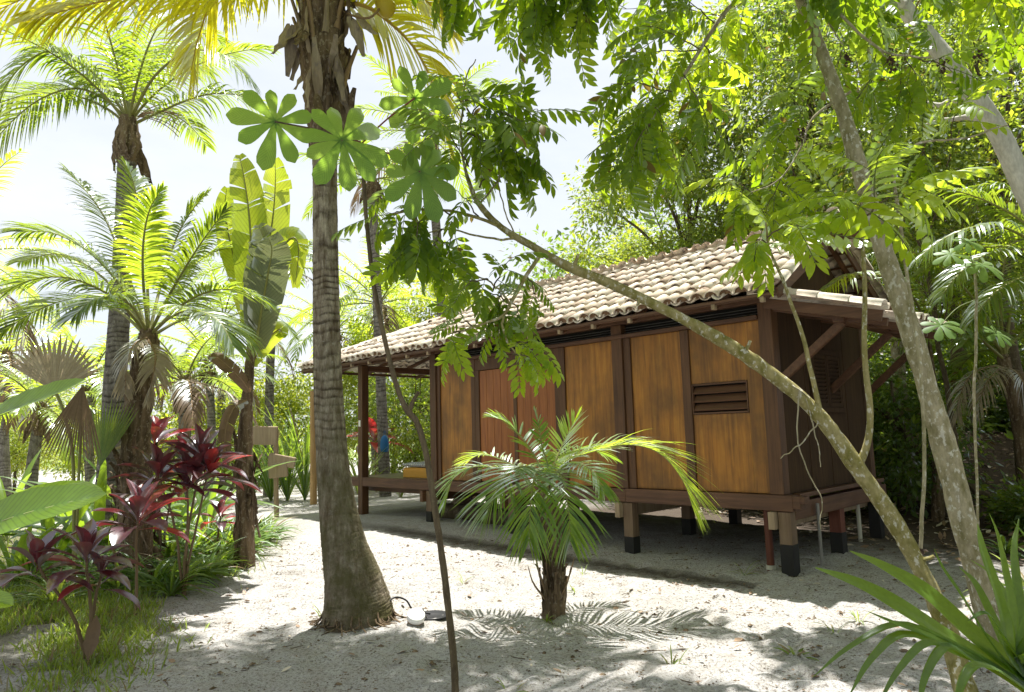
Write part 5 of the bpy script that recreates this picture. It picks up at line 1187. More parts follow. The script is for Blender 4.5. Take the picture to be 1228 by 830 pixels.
# grey ringed trunk at the right edge
b9 = on_ground(5.9, 7.2)
gt = thing('grey_trunk_tree', 'smooth pale grey trunk with fine rings leaning in from the right edge', 'tree', b9)
wd = MB(); gpts = [b9 - [0, 0, .1], at(1330, 480, 7.2), at(1290, 360, 7.2), at(1228, 225, 7.2), at(1195, 155, 7.2), at(1150, 90, 7.2), at(1110, 40, 7.3), at(1070, -10, 7.3), at(1000, -110, 7.4), at(960, -220, 7.6)]
Pg = catmull(gpts, 160); Lg = np.concatenate([[0], np.cumsum(np.linalg.norm(np.diff(Pg, axis=0), axis=1))]); fr_ = (Lg / .24) % 1
wd.tube(rel(Pg, b9), np.interp(np.linspace(0, 1, 160), [0, .5, 1], [.12, .098, .07]) * (1 + .035 * (fr_ < .12)), 16); 
for q in ([(1165, 110), (1130, 125), (1090, 120)], [(1190, 148), (1160, 140), (1110, 150)], [(1080, 5), (1120, -20), (1180, -25)]):
    P = wiggle(catmull([at(x, y, 7.2 + i * .3) for i, (x, y) in enumerate(q)], 20), .02, rg); wd.tube(rel(P, b9), np.linspace(.05, .015, 20), 8)
wd.build('trunk', M['bark_grey'], gt)
mb = MB()
for k in range(9):
    c = at(940 + rg.uniform(-90, 90), -260 + rg.uniform(-60, 60), 7.6 + rg.uniform(-.8, .8)); v = hand_leaf(c - b9, (0, 0, 1), (rg.uniform(-.4, .4), -.4, 1), .4, 9, k); mb.V += v.V; mb.UV += v.UV; mb.F += [(f + mb.n, m_) for f, m_ in v.F]; mb.n += v.n
mb.build('foliage', [M['cecropia']], gt)

# ---- broad-bladed understorey palm at the lower right corner
b10 = on_ground(2.95, 3.62)
up_ = thing('understorey_palm', 'stemless palm with long glossy pleated blades at the lower right corner', 'palm', b10)
rg = np.random.default_rng(101)
def blade(mb, pts, W, pleats=5, mats=0, seg=22, tipw=.05, up=(0, 0, 1)):
    """long pleated blade on a spine"""
    P = catmull(pts, seg); T = nrm(np.gradient(P, axis=0)); S = nrm(np.cross(T, np.broadcast_to(np.asarray(up, float), T.shape))); N_ = np.cross(S, T); m = pleats * 2 + 1
    u = np.linspace(0, 1, seg); w = W / 2 * np.interp(u, [0, .08, .35, .7, .9, 1], [.25, .55, 1, .8, .4, tipw])
    x = np.linspace(-1, 1, m); z = (np.arange(m) % 2) * 1.0 / pleats * .75 - np.abs(x) * -.12
    V = P[:, None] + S[:, None] * (x[None] * w[:, None])[..., None] + N_[:, None] * (z[None] * w[:, None])[..., None]
    i = np.arange(seg - 1)[:, None] * m + np.arange(m - 1)[None]; mb.add(V.reshape(-1, 3), np.stack([i, i + 1, i + m + 1, i + m], -1).reshape(-1, 4), mats)
UB = [([(1225, 790, 3.7), (1212, 730, 3.8), (1190, 690, 3.9), (1165, 672, 4.0)], .05), ([(1228, 790, 3.7), (1222, 720, 3.8), (1216, 660, 3.9), (1222, 622, 4.0)], .055), ([(1225, 795, 3.6), (1200, 760, 3.5), (1182, 735, 3.45), (1160, 745, 3.4)], .045), ([(1228, 795, 3.8), (1240, 720, 4.0), (1236, 670, 4.1), (1220, 655, 4.2)], .055), ([(1225, 790, 3.75), (1200, 720, 3.9), (1180, 668, 4.0), (1172, 640, 4.05)], .05),
      ([(1215, 815, 3.6), (1150, 775, 3.55), (1090, 735, 3.5), (1035, 703, 3.5), (978, 681, 3.5)], .19), ([(1215, 800, 3.65), (1160, 755, 3.7), (1110, 710, 3.75), (1060, 680, 3.8), (1019, 661, 3.8)], .17),
      ([(1215, 815, 3.55), (1170, 790, 3.4), (1120, 765, 3.35), (1075, 748, 3.3), (1040, 733, 3.3)], .055), ([(1210, 810, 3.5), (1150, 775, 3.4), (1080, 748, 3.35), (1020, 775, 3.3), (975, 812, 3.3)], .045),
      ([(1210, 810, 3.5), (1150, 785, 3.35), (1085, 760, 3.3), (1045, 790, 3.25), (1018, 835, 3.25)], .055), ([(1210, 812, 3.5), (1160, 790, 3.3), (1115, 770, 3.2), (1080, 800, 3.15), (1050, 850, 3.1)], .05),
      ([(1212, 812, 3.5), (1170, 795, 3.3), (1135, 775, 3.2), (1110, 810, 3.15), (1100, 860, 3.1)], .055), ([(1215, 805, 3.6), (1180, 760, 3.55), (1150, 710, 3.5), (1130, 680, 3.5), (1120, 658, 3.5)], .045),
      ([(1220, 800, 3.6), (1205, 740, 3.6), (1190, 690, 3.6), (1178, 655, 3.6), (1172, 628, 3.6)], .075), ([(1222, 800, 3.6), (1215, 730, 3.65), (1205, 680, 3.7), (1196, 640, 3.7), (1186, 615, 3.7)], .045),
      ([(1225, 800, 3.6), (1235, 740, 3.6), (1240, 690, 3.6), (1232, 650, 3.6), (1215, 625, 3.6)], .06), ([(1222, 800, 3.7), (1195, 750, 3.8), (1170, 700, 3.9), (1150, 680, 4.0)], .06), ([(1225, 800, 3.6), (1260, 740, 3.5), (1290, 700, 3.4)], .08), ([(1225, 800, 3.6), (1265, 780, 3.3), (1300, 790, 3.1)], .08),
      ([(1212, 815, 3.45), (1185, 800, 3.2), (1165, 800, 3.05), (1150, 830, 3.0), (1145, 880, 3.0)], .05)]
for i, (p, W) in enumerate(UB):
    pts = [b10 - [0, 0, .02], b10 * .5 + at(*p[0]) * .5] + [at(*q) for q in p]
    mb = MB(); blade(mb, rel(pts, b10), W, 5 if W > .09 else 2, 0, 26, .06, (0, -.5, 1)); mb.build('blade', [M['lily'] if i in (0, 3, 5, 6, 7, 13, 14) else M['palm_young']], up_)

# ================================================================== TREES AND SHRUBS BEHIND
LF = leaf_tpl(1, .44, 2, .2, -.12, .45, .02)
def leaf_cloud(mb, centers, sig, n, size, rng, flat=.75, mat=0, droop=.4):
    c = centers[rng.integers(0, len(centers), n)]; off = rng.normal(0, 1, (n, 3)); rr = np.linalg.norm(off, axis=1, keepdims=True)
    off = off / rr * np.minimum(rr, 1.9) * np.array([1, 1, flat]) * sig
    d = nrm(off + rng.normal(0, .6, (n, 3)) * sig - np.array([0, 0, droop * sig])); up = np.array([0, 0, 1.0]) + rng.normal(0, .55, (n, 3))
    Mx = frame(d, up) * (size * rng.uniform(.45, 1.45, n))[:, None, None]; mb.batch(*LF, Mx, c + off, mat)
def tree(name, label, base, top_z, crown, radii, mats, seed, r0=.16, clumps=70, n=15000, size=.13, sig=.42, group=None, cat='tree', limbs=9, wood='bark_dark', mix=.2, lean=(0, 0), shell=.35):
    """trunk with limbs, and a crown of leaf clumps spread through an uneven volume"""
    rg = np.random.default_rng(seed); base = np.array(base, float); t = thing(name, label, cat, base, group)
    cc = np.array([crown[0], crown[1], crown[2]], float) - base; R_ = np.array(radii, float)
    wd = MB(); bend = wiggle(catmull([[0, 0, -.1], [cc[0] * .25 + lean[0], cc[1] * .25 + lean[1], cc[2] * .45], [cc[0] * .8, cc[1] * .8, cc[2] * .85], [cc[0], cc[1], cc[2] + R_[2] * .45]], 40), .06, rg)
    wd.tube(bend, np.linspace(r0, r0 * .18, 40) + r0 * .5 * np.exp(-np.linspace(0, 18, 40)), 10, 0, True, 1, .06, rg)
    cents = []
    for _ in range(clumps):
        q = rg.normal(0, 1, 3); q /= np.linalg.norm(q); q *= rg.uniform(shell, 1) ** .5 * (1 + .18 * math.sin(q[0] * 5 + seed) + .12 * math.sin(q[2] * 7 + seed * 2)); cents.append(cc + q * R_)
    cents = np.array(cents); cents[:, 2] = np.maximum(cents[:, 2], .25)
    k = 0
    for i in rg.permutation(clumps)[:limbs * 3]:
        s = bend[rg.integers(14, 36)]; e = cents[i]; m = (s + e) / 2 + np.array([0, 0, .12 * np.linalg.norm(e - s)]); th = r0 * (.32 if k < limbs else .14); k += 1
        wd.tube(wiggle(catmull([s, m, e], 14), .05, rg), np.linspace(th, th * .2, 14), 6, 0, caps=False)
    wd.build('trunk', M[wood], t)
    mb = MB(); n2 = int(n * mix); leaf_cloud(mb, cents, sig, n - n2, size, rg); 
    if n2: leaf_cloud(mb, cents[: max(3, clumps // 3)], sig, n2, size, rg, mat=1)
    mb.build('crown', [M[m] for m in mats], t); return t
fg = 'trees of the wood behind and beside the hut'
def X_at(px, Y): return (px - 614) / 842 * Y
def gtree(px, Y, label, h, rx, rz, mats, seed, cz=None, **k):
    x = X_at(px, Y); b = on_ground(x, Y); cz = h - rz if cz is None else cz
    return tree(k.pop('name', 'tree'), label, b, h, (x + k.pop('dx', 0), Y, cz), (rx, rx * .85, rz), mats, seed, group=k.pop('group', fg), **k)
gtree(835, 19, 'large tree with small pale leaves rising behind the middle of the roof', 11.0, 3.1, 4.2, ('tree', 'tree_yellow'), 201, n=26000, clumps=78, size=.13, sig=.37, r0=.2)
gtree(905, 17.5, 'broad sunlit tree rising right behind the roof ridge', 13.0, 3.0, 4.8, ('tree', 'tree_yellow'), 202, n=26000, clumps=80, size=.13, sig=.37, r0=.22, mix=.35)
gtree(765, 24, 'low light green tree whose crown peeps over the ridge beside the sky gap', 8.0, 2.4, 2.6, ('tree_yellow', 'tree'), 203, n=14000, clumps=60, size=.14, mix=.3)
gtree(1000, 16, 'tall tree with a dark dense crown above the gable', 13.5, 3.0, 4.6, ('tree', 'tree_dark'), 204, n=22000, clumps=70, size=.14, sig=.38, r0=.19, mix=.35)
gtree(1075, 13, 'grey forked trunk tree just behind the right end of the hut', 11, 2.6, 3.6, ('tree', 'tree_dark'), 205, n=11000, clumps=60, size=.13, r0=.14, wood='bark', mix=.4)
gtree(1150, 17, 'spreading tree with light green leaves high over the undergrowth', 14, 3.6, 4.6, ('tree', 'tree_yellow'), 206, n=24000, clumps=100, size=.15, r0=.2, mix=.3)
gtree(1216, 12, 'brown trunk tree by the dry hanging fronds', 10, 2.3, 3.2, ('tree', 'tree_dark'), 207, n=9000, clumps=50, size=.13, r0=.15, wood='bark_dark', mix=.4)
gtree(1130, 11.2, 'thin dark sapling tree between the mottled trunk and the dry fronds', 8, 1.6, 2.2, ('tree', 'tree_yellow'), 208, n=6000, clumps=40, size=.12, r0=.05, mix=.3)
gtree(1290, 15, 'tall leafy tree at the right edge of the wood', 13, 3.2, 5, ('tree_dark', 'tree'), 209, n=18000, clumps=90, size=.15, r0=.18, mix=.4)
gtree(1240, 21, 'high pale crown behind the grey ringed trunk', 15, 4, 5.5, ('tree', 'tree_yellow'), 210, n=22000, clumps=90, size=.17, r0=.2)
gtree(1060, 23, 'far tree whose low crown fills the gap right of the gable', 11, 3.8, 5.4, ('tree_dark', 'tree'), 212, n=22000, clumps=80, size=.18, sig=.55)
lg = 'trees and bushes beyond the porch'
gtree(515, 30, 'round bright green tree seen just above the left part of the roof', 9.3, 2.6, 3.0, ('tree_yellow', 'tree'), 221, n=15000, clumps=60, size=.18, group=lg, r0=.14)
gtree(498, 22, 'leafy bush filling the view under the porch roof', 4.6, 2.0, 2.2, ('tree', 'tree_yellow'), 222, n=14000, clumps=50, size=.13, group=lg, r0=.08, name='bush', cat='bush')
gtree(470, 27, 'pale tree behind the porch post', 6.5, 2.4, 2.8, ('tree_yellow', 'tree'), 223, n=12000, clumps=50, size=.16, group=lg, r0=.1)
gtree(560, 26, 'bush hidden mostly behind the hut beside the porch wall', 5, 2.6, 2.4, ('tree', 'tree_dark'), 224, n=12000, clumps=50, size=.15, group=lg, r0=.08, name='bush', cat='bush')
gtree(345, 28, 'sunlit bush behind the tall reeds', 4.6, 2.6, 2.2, ('tree_yellow', 'tree'), 225, n=12000, clumps=50, size=.16, group=lg, r0=.08, name='bush', cat='bush')
gtree(275, 25, 'light green bush behind the paddle-leaf plant', 4.2, 2.2, 2.0, ('tree_yellow', 'tree'), 226, n=11000, clumps=45, size=.15, group=lg, r0=.07, name='bush', cat='bush')
gtree(205, 22, 'bright bush glimpsed between the young palm and the paddle-leaf plant', 3.2, 1.8, 1.5, ('tree_yellow', 'tree'), 227, n=9000, clumps=40, size=.13, group=lg, r0=.06, name='bush', cat='bush')
gtree(22, 24, 'small round bush beside the distant white sand', 2.6, 1.1, 1.0, ('tree_yellow', 'tree'), 228, n=7000, clumps=30, size=.11, group=lg, r0=.06, name='bush', cat='bush', sig=.3)
gtree(100, 30, 'pale bush far off behind the withered fan', 3.6, 2.4, 1.6, ('tree_yellow', 'tree'), 229, n=9000, clumps=40, size=.16, group=lg, r0=.06, name='bush', cat='bush')
gtree(-40, 32, 'large pale tree at the left margin behind the distant sand', 6.5, 3, 3, ('tree_yellow', 'tree'), 230, n=12000, clumps=50, size=.18, group=lg, r0=.12)
# undergrowth of the wood on the right
ug = 'undergrowth shrubs of the wood'
for i, (px, Y, h, rx, lab, mm) in enumerate((
     (1090, 18.2, 2.4, 1.2, 'leafy shrub under the forked trunk, right of the hut corner', ('tree_dark', 'tree')), (1150, 17.6, 1.8, 1.0, 'low shrub between the mottled trunk and the fallen branch', ('tree_dark', 'tree')),
     (1185, 18.6, 3.0, 1.3, 'dense shrub behind the dry hanging fronds', ('tree_dark', 'tree')), (1236, 10.6, .5, .4, 'low shrub at the right edge above the lower right palm', ('tree', 'tree_dark')),
     (1258, 17, 3, 1.4, 'tall shrub at the right margin of the picture', ('tree_dark', 'tree')), (1110, 21, 4, 2, 'high dark shrub deep behind the hut corner', ('tree', 'tree_dark')),
     (1160, 20, 4.5, 2.2, 'tall thicket shrub deep in the middle of the wood', ('tree_dark', 'tree')), (1225, 18, 4.5, 2.2, 'tall thicket shrub deep at the right of the wood', ('tree_dark', 'tree')),
     (1065, 20, 4.5, 2.2, 'tall thicket shrub right against the back of the hut', ('tree_dark', 'tree')))):
    gtree(px, Y, lab, h, rx, h * .46, mm, 240 + i, n=int(6500 + 3500 * (rx > 1)), clumps=40, size=.10 if Y < 13 else .14, sig=.26 if rx < 1 else .42, group=ug, r0=.035, name='shrub', cat='shrub', cz=h * .55, mix=.35, limbs=7)
for i, (hx_, hy_, h, lab) in enumerate(((-.5, 5.6, 2.2, 'dark shrub behind the right back stilt of the hut'), (-2.2, 5.4, 2.4, 'dark shrub behind the hut, second from its right end'))):
    p_ = HP(hx_, hy_, 0); p_ = on_ground(p_[0], p_[1]); tree('shrub', lab, p_, h, (p_[0], p_[1], p_[2] + h * .5), (1.25, 1.1, h * .5), ('tree_dark', 'tree'), 270 + i, group=ug, r0=.035, n=8000, clumps=50, size=.13, sig=.4, cat='shrub', mix=.2, limbs=7)
# far wood as one mass, plus unseen clumps added to block sky light
rg = np.random.default_rng(260); cents = []
for k in range(420):
    px = rg.uniform(640, 1420); Y = rg.uniform(29, 40); cents.append([X_at(px, Y), Y, float(gz(X_at(px, Y), Y)) + rg.uniform(0, 1) ** .8 * 11])
for k in range(170):
    px = rg.uniform(-160, 640); Y = rg.uniform(38, 52); cents.append([X_at(px, Y), Y, rg.uniform(0, 1) ** 1.6 * (3.2 + 1.4 * math.sin(px * .02))])
for k in range(150): cents.append([rg.uniform(8.2, 13), rg.uniform(-4, 7.5), rg.uniform(.5, 11)])  # unseen foliage right of the frame, added to cut sky light
for k in range(150): cents.append([rg.uniform(-11, 11), rg.uniform(-11, -6), rg.uniform(.3, 8.5)])  # unseen foliage behind the camera, added to deepen the shade
mb = MB(); leaf_cloud(mb, np.array(cents), .95, 96000, .30, rg); tag(mb.build('far_woods_and_sky_blockers', [M['tree_dark']]), 'mass of far trees closing the view behind the garden and wood, with unseen foliage added to block sky light', None, None, 'stuff')

# forest palms on the right
pb = on_ground(*at(1222, 580, 11)[:2])
fpal = far_palm('forest palm with dry hanging fronds and a ragged brown trunk on the right', pb, at(1205, 440, 11), .11, .09,
   [fp([(1205, 432, 0), (1175, 370, -.3), (1135, 325, -.6), (1085, 300, -.8), (1040, 305, -1.0)], 11), fp([(1205, 432, 0), (1215, 360, -.2), (1240, 310, -.4), (1280, 290, -.5)], 11), fp([(1205, 432, 0), (1185, 350, .4), (1150, 290, .8), (1110, 265, 1.0)], 11),
    fp([(1205, 432, 0), (1200, 350, -.5), (1215, 280, -.9), (1245, 235, -1.1)], 11), fp([(1205, 432, 0), (1165, 400, -.6), (1125, 392, -1.0), (1090, 410, -1.2)], 11)], 4, 1.8, .5, .036, 14, gp, 'forest palms', (.3, 1.2), (.9, 1.2), 42, dry=0, mat='fibre', name='forest_palm', skirt=False)
for p, d in [([(1203, 440, 0), (1185, 440, -.3), (1163, 452, -.45), (1150, 478, -.5), (1148, 500, -.5)], 0), ([(1205, 440, 0), (1195, 445, -.4), (1180, 465, -.5), (1172, 500, -.5)], 1), ([(1207, 440, 0), (1222, 450, -.3), (1235, 480, -.4), (1240, 520, -.4)], 2)]:
    add_frond(fpal, fp(p, 11), .38, .022, [M['petiole_dry'], M['palm_dry'] if d < 2 else M['palm_brown']], 34, 700 + d, name='dry_frond', r=.016, hang=.9, start=.15)
pb = on_ground(*at(1118, 560, 11.6)[:2])
far_palm('forest palm whose pale frond arches over the tiled side roof', pb, at(1112, 425, 11.6), .10, .08,
   [fp([(1112, 415, 0), (1100, 365, -.9), (1066, 335, -1.7), (1024, 328, -2.4), (984, 350, -2.8)], 11.6), fp([(1112, 415, 0), (1125, 360, -.3), (1160, 330, -.6), (1200, 345, -.8)], 11.6), fp([(1112, 415, 0), (1105, 350, .2), (1085, 300, .4), (1050, 280, .5)], 11.6)],
   6, 1.9, .5, .036, 15, gl_, 'forest palms', (.3, 1.25), (.9, 1.3), 40, dry=0, mat='fibre', name='forest_palm', skirt=False)
pb = on_ground(X_at(1250, 8.6), 8.6)
far_palm('forest palm with long green fronds hanging in at the right edge', pb, at(1275, 330, 8.6), .12, .09,
   [fp([(1275, 325, 0), (1230, 285, -.2), (1185, 270, -.3), (1135, 285, -.4), (1100, 310, -.5)], 8.6), fp([(1275, 325, 0), (1235, 330, -.3), (1195, 350, -.5), (1165, 385, -.6)], 8.6), fp([(1275, 325, 0), (1245, 260, .2), (1205, 225, .4), (1160, 225, .5)], 8.6)],
   7, 2.2, .5, .034, 16, gp, 'forest palms', (.3, 1.25), (.9, 1.3), 44, dry=0, mat='fibre', name='forest_palm', skirt=False)
# young cecropia among them, with light leaves
pb = on_ground(*at(1165, 600, 7.4)[:2])
cy = thing('cecropia_sapling', 'young sapling with small pale hand-shaped leaves in front of the forest palms', 'sapling', pb)
mb = MB(); mb.tube(rel(wiggle(catmull([pb, at(1168, 480, 7.4), at(1172, 380, 7.4), at(1168, 310, 7.4)], 24), .02, rg), pb), .014, 7); mb.build('stem', M['bark'], cy)
for i, (px, py, R0, nx) in enumerate(((1140, 305, .19, -.3), (1178, 318, .24, .2), (1128, 390, .22, -.2), (1195, 400, .17, .3), (1160, 290, .16, 0))):
    c = at(px, py, 7.35); s0 = at(1169, 330 + 30 * (i in (2, 3)), 7.4); mb = MB(); mb.tube(rel(catmull([s0, (s0 + c) / 2 + [0, 0, .05], c], 8), pb), .005, 5); mb.build('petiole', M['stem_green'], cy)
    hand_leaf(c - pb, (0, 0, 1), (nx, -.8, .8), R0, 8, 20 + i).build('hand_leaf', [M['cecropia']], cy)
# fallen branch across the forest floor
fb0 = on_ground(*at(1140, 560, 12)[:2]); fbr = MB()
fbr.tube(rel(wiggle(catmull([at(1052, 488, 12.6), at(1078, 512, 12.4), at(1100, 540, 12.2), at(1150, 570, 11.8), at(1190, 600, 11.4), at(1240, 628, 11.0)], 40), .03, rg), fb0), np.linspace(.06, .085, 40), 9, 0, True, 1, .08, rg)
fbr.tube(rel(wiggle(catmull([at(1078, 512, 12.4), at(1074, 485, 12.3), at(1068, 455, 12.3)], 14), .03, rg), fb0), np.linspace(.04, .02, 14), 7)
o = fbr.build('fallen_branch', M['bark_dark']); o.location = [float(v) for v in fb0]; tag(o, 'long grey fallen branch slanting over the brown forest floor', 'branch')

# ================================================================== GARDEN BED ON THE LEFT
def strap_clump(label, base, n, L, W, seed, group='strap-leaved clumps in the bed', mat='lily', els=(.5, 1.4), name='lily_clump', cat='plant', droop=1.3):
    rr = np.random.default_rng(seed); mb = MB()
    for k in range(n):
        az = rr.uniform(0, 6.28); el = rr.uniform(*els); Ls = L * rr.uniform(.6, 1.1); p = arc_path(np.array([math.cos(az), math.sin(az), 0]) * .03 * rr.uniform(0, 1.5), az, el, Ls, droop * rr.uniform(.6, 1.3), 9)
        blade(mb, p, W * rr.uniform(.7, 1.2), 1, 0, 10, .05, (0, 0, 1))
    o = mb.build(name, [M[mat]]); o.location = [float(v) for v in base]; return tag(o, label, cat, group)
CL = [(252, 9.0, 'dark green strap-leaved clump at the front corner of the bed, by the cordyline stems'), (290, 10.2, 'strap-leaved clump spilling onto the sand below the shaggy stem'), (322, 11.4, 'small strap-leaved clump at the right tip of the garden bed'), (222, 8.5, 'strap-leaved clump left of the cordyline stems at the bed edge'),
      (272, 10.3, 'tall strap-leaved clump at the foot of the shaggy stem'), (232, 9.5, 'dense strap-leaved clump under the red rosettes'), (188, 8.1, 'strap-leaved clump behind the pinkish cordyline'), (150, 8.1, 'strap-leaved clump beneath the young palm trunk'), (112, 8.3, 'broad strap-leaved clump below the withered fan'),
      (312, 12.2, 'light grassy clump beside the plank signpost'), (78, 7.5, 'light green strap-leaved clump on the lawn behind the front cordyline'), (300, 10.9, 'strap-leaved clump close against the right side of the shaggy stem'), (252, 10.8, 'deep green strap-leaved clump between the shaggy stem and the maroon canes'), (205, 9.4, 'strap-leaved clump in the dark heart of the bed behind the red rosettes'),
      (138, 9.2, 'upright strap-leaved clump at the foot of the stocky palm'), (178, 9.6, 'tall strap-leaved clump right of the stocky palm trunk'), (238, 8.7, 'low strap-leaved clump among the maroon canes'), (268, 9.5, 'low strap-leaved clump right of the maroon canes'), (45, 8.6, 'strap-leaved clump on the lawn above the reaching long leaf'),
      (210, 7.9, 'sparse strap-leaved clump where the bed meets the sand, in front of the others'), (225, 11.2, 'tall dark strap-leaved clump at the back of the bed near the dry leaves')]
for i, (px, Yq, lab) in enumerate(CL):
    rr_ = np.random.default_rng(5000 + i); low = lab.startswith(('low', 'small', 'sparse', 'light')); tall = 'tall' in lab
    strap_clump(lab, on_ground(X_at(px, Yq), Yq), 46, (.55 if low else .95 if tall else .75) * rr_.uniform(.9, 1.1), rr_.uniform(.032, .046), 800 + i, mat='grass' if 'light' in lab else 'lily')
HP_ = [(72, 9.2, 11, 1.5, .15, 'ginger', 'yellow-edged broad-leaved plant by the left lawn'), (122, 9.6, 11, 1.7, .13, 'lily', 'broad-leaved plant with long dark blades under the withered fan'), (30, 8.8, 10, 1.3, .12, 'lily', 'low broad-leaved plant lying toward the left edge'), (205, 10.8, 11, 1.6, .14, 'ginger', 'bright broad-leaved plant behind the tall red cordyline'),
       (250, 12.2, 11, 1.9, .14, 'lily', 'tall broad-leaved plant between the stocky palm and the shaggy stem'), (160, 11.4, 11, 2.0, .14, 'lily', 'tall dark broad-leaved plant right behind the stocky palm'), (100, 12.0, 11, 1.8, .15, 'ginger', 'bright broad-leaved plant deep behind the withered fan'), (225, 13.5, 11, 2.1, .15, 'ginger', 'bright tall broad-leaved plant deep in the gap right of the stocky palm'), (15, 12.5, 10, 1.6, .14, 'ginger', 'bright broad-leaved plant deep at the left picture edge')]
strap_clump('pale green strap-leaved clump beyond the lower right palm', on_ground(X_at(1212, 6.6), 6.6), 34, .62, .045, 861, 'understorey clumps', 'grass', (.5, 1.5)); strap_clump('low green clump on the dim forest floor right of the mottled trunk', on_ground(X_at(1180, 9.2), 9.2), 26, .55, .05, 862, 'understorey clumps', 'lily', (.4, 1.4))
for i, (px, Yq, n, L, W, m_, lab) in enumerate(HP_): strap_clump(lab, on_ground(X_at(px, Yq), Yq), n, L, W, 830 + i, 'broad-leaved plants in the bed', m_, (.6, 1.5), 'broad_leaf_plant', 'plant', 1.0)
# reeds beyond the path
RD = [(345, 590, 46, 2.6, .05, 'tall reed clump between the plank signpost and the round post'), (325, 588, 40, 2.4, .05, 'tall reed clump behind the plank signpost'), (366, 585, 40, 2.9, .05, 'tallest reed clump, hard left of the big coconut trunk'), (300, 585, 34, 2.0, .05, 'reed clump hidden half behind the shaggy stem'), (432, 582, 34, 1.7, .045, 'yellowish reed clump between coconut trunk and porch post'), (480, 578, 24, .9, .04, 'low yellow-green clump behind the porch deck')]
for i, (px, py, n, L, W, lab) in enumerate(RD):
    b = on_ground(*at(px, py, 18.5)[:2]); strap_clump(lab, b, n, L, W, 850 + i, 'reed clumps beyond the path', 'lily' if i < 4 else 'grass', (1.05, 1.54), 'reed_clump', 'plant', .8)

def cordyline(label, base, stems, seed, mats=('cordyline', 'cordyline_red'), Y=None):
    """thin canes carrying rosettes of broad leaves; stems = (pixel path, leaves, leaf length, share of red leaves)"""
    rr = np.random.default_rng(seed); base = np.array(base, float); t = thing('cordyline', label, 'plant', base, 'red cordylines along the bed')
    for path, n, L, red in stems:
        n = int(n * 1.35); L = L * 1.22; red = red * .75
        pts = [base + np.array([rr.normal(0, .015), rr.normal(0, .015), -.03])] + [at(x, y, Y + dy) for x, y, dy in path]
        P = wiggle(catmull(pts, 24), .008, rr); mb = MB(); mb.tube(rel(P, base), np.linspace(.016, .010, 24), 7); mb.build('cane', M['cord_stem'], t)
        tip = P[-1]; mb = MB()
        for k in range(n):
            az = k * 2.4 + rr.normal(0, .2); f = k / max(1, n - 1); el = -.25 + 1.45 * f + rr.normal(0, .12); Ls = L * (1.0 - .35 * f) * rr.uniform(.85, 1.12)
            p = arc_path(tip - base - [0, 0, .11 * (1 - f)], az, el + .35, Ls * 1.25, .75 - .2 * f + rr.uniform(0, .3), 12)
            W = Ls * .41; Pm = catmull(p, 13); T = nrm(np.gradient(Pm, axis=0)); S = nrm(np.cross(T, [0, 0, 1.0])); N_ = np.cross(S, T); u = np.linspace(0, 1, 13); w = W / 2 * np.interp(u, [0, .14, .2, .4, .6, .8, .93, 1], [.07, .08, .25, .85, 1, .72, .28, .02])
            x = np.array([-1, -.5, 0, .5, 1]); z = np.abs(x) * .55 - .18 * np.abs(x) ** 2 * 2 * .5
            V = Pm[:, None] + S[:, None] * (x[None] * w[:, None])[..., None] + N_[:, None] * (z[None] * w[:, None] * (1 + .25 * np.sin(u * 9 + k))[:, None])[..., None]
            i = np.arange(12)[:, None] * 5 + np.arange(4)[None]; mb.add(V.reshape(-1, 3), np.stack([i, i + 1, i + 6, i + 5], -1).reshape(-1, 4), 1 if rr.uniform() < red else 0)
        mb.build('leaf_rosette', [M[m] for m in mats], t)
    return t
q = G(105, 796); c1_ = cordyline('dark purple cordyline with two leaning canes and one dead hanging leaf, nearest of all', q, [([(98, 765, 0), (85, 735, -.05), (62, 705, -.1), (45, 675, -.15)], 10, .30, .08), ([(110, 750, 0), (106, 710, 0), (105, 668, 0)], 13, .32, .10), ([(104, 770, 0), (112, 730, .05), (122, 690, .1)], 8, .26, .15)], 901, Y=float(q[1]))
mb = MB(); v, f = leaf_tpl(.30, .12, 8, .5, .1, .5, .01, .2); mb.batch(v, f, [frame([.05, -.05, -1], (0, -1, 0))[0]], [at(116, 738, q[1] - .05) - q]); mb.build('dead_leaf', [M['palm_brown']], c1_)
q = G(163, 742); cordyline('pinkish red cordyline with one tall straight cane in the middle of the bed edge', q, [([(163, 700, 0), (164, 655, 0), (165, 622, 0)], 13, .42, .5)], 902, Y=float(q[1]))
q = G(220, 716); cordyline('tall maroon cordyline with bundled canes at the corner of the bed', q, [([(214, 660, 0), (205, 615, 0), (190, 570, 0)], 13, .38, .12), ([(222, 670, 0), (225, 620, 0), (226, 580, .05)], 14, .40, .15), ([(228, 665, .05), (240, 610, .1), (250, 565, .1)], 13, .40, .25), ([(224, 650, .1), (236, 580, .2), (240, 548, .2)], 12, .40, .05)], 903, Y=float(q[1]))
q = G(196, 672); cordyline('cordyline with bright scarlet top leaves, highest of the red plants', q, [([(192, 620, 0), (187, 570, 0), (186, 530, 0)], 14, .46, .65), ([(200, 620, 0), (212, 580, 0), (222, 552, 0)], 12, .42, .12)], 904, Y=float(q[1]))
q = G(262, 672); cordyline('small cordyline with orange-red low leaves beside the sand', q, [([(262, 640, 0), (264, 618, 0)], 9, .30, .55)], 905, Y=float(q[1]))
qf = on_ground(*at(450, 570, 20.5)[:2]); cordyline('far red cordyline seen behind the porch post', qf, [([(450, 545, 0), (449, 528, 0)], 14, .75, .8)], 906, Y=20.5)

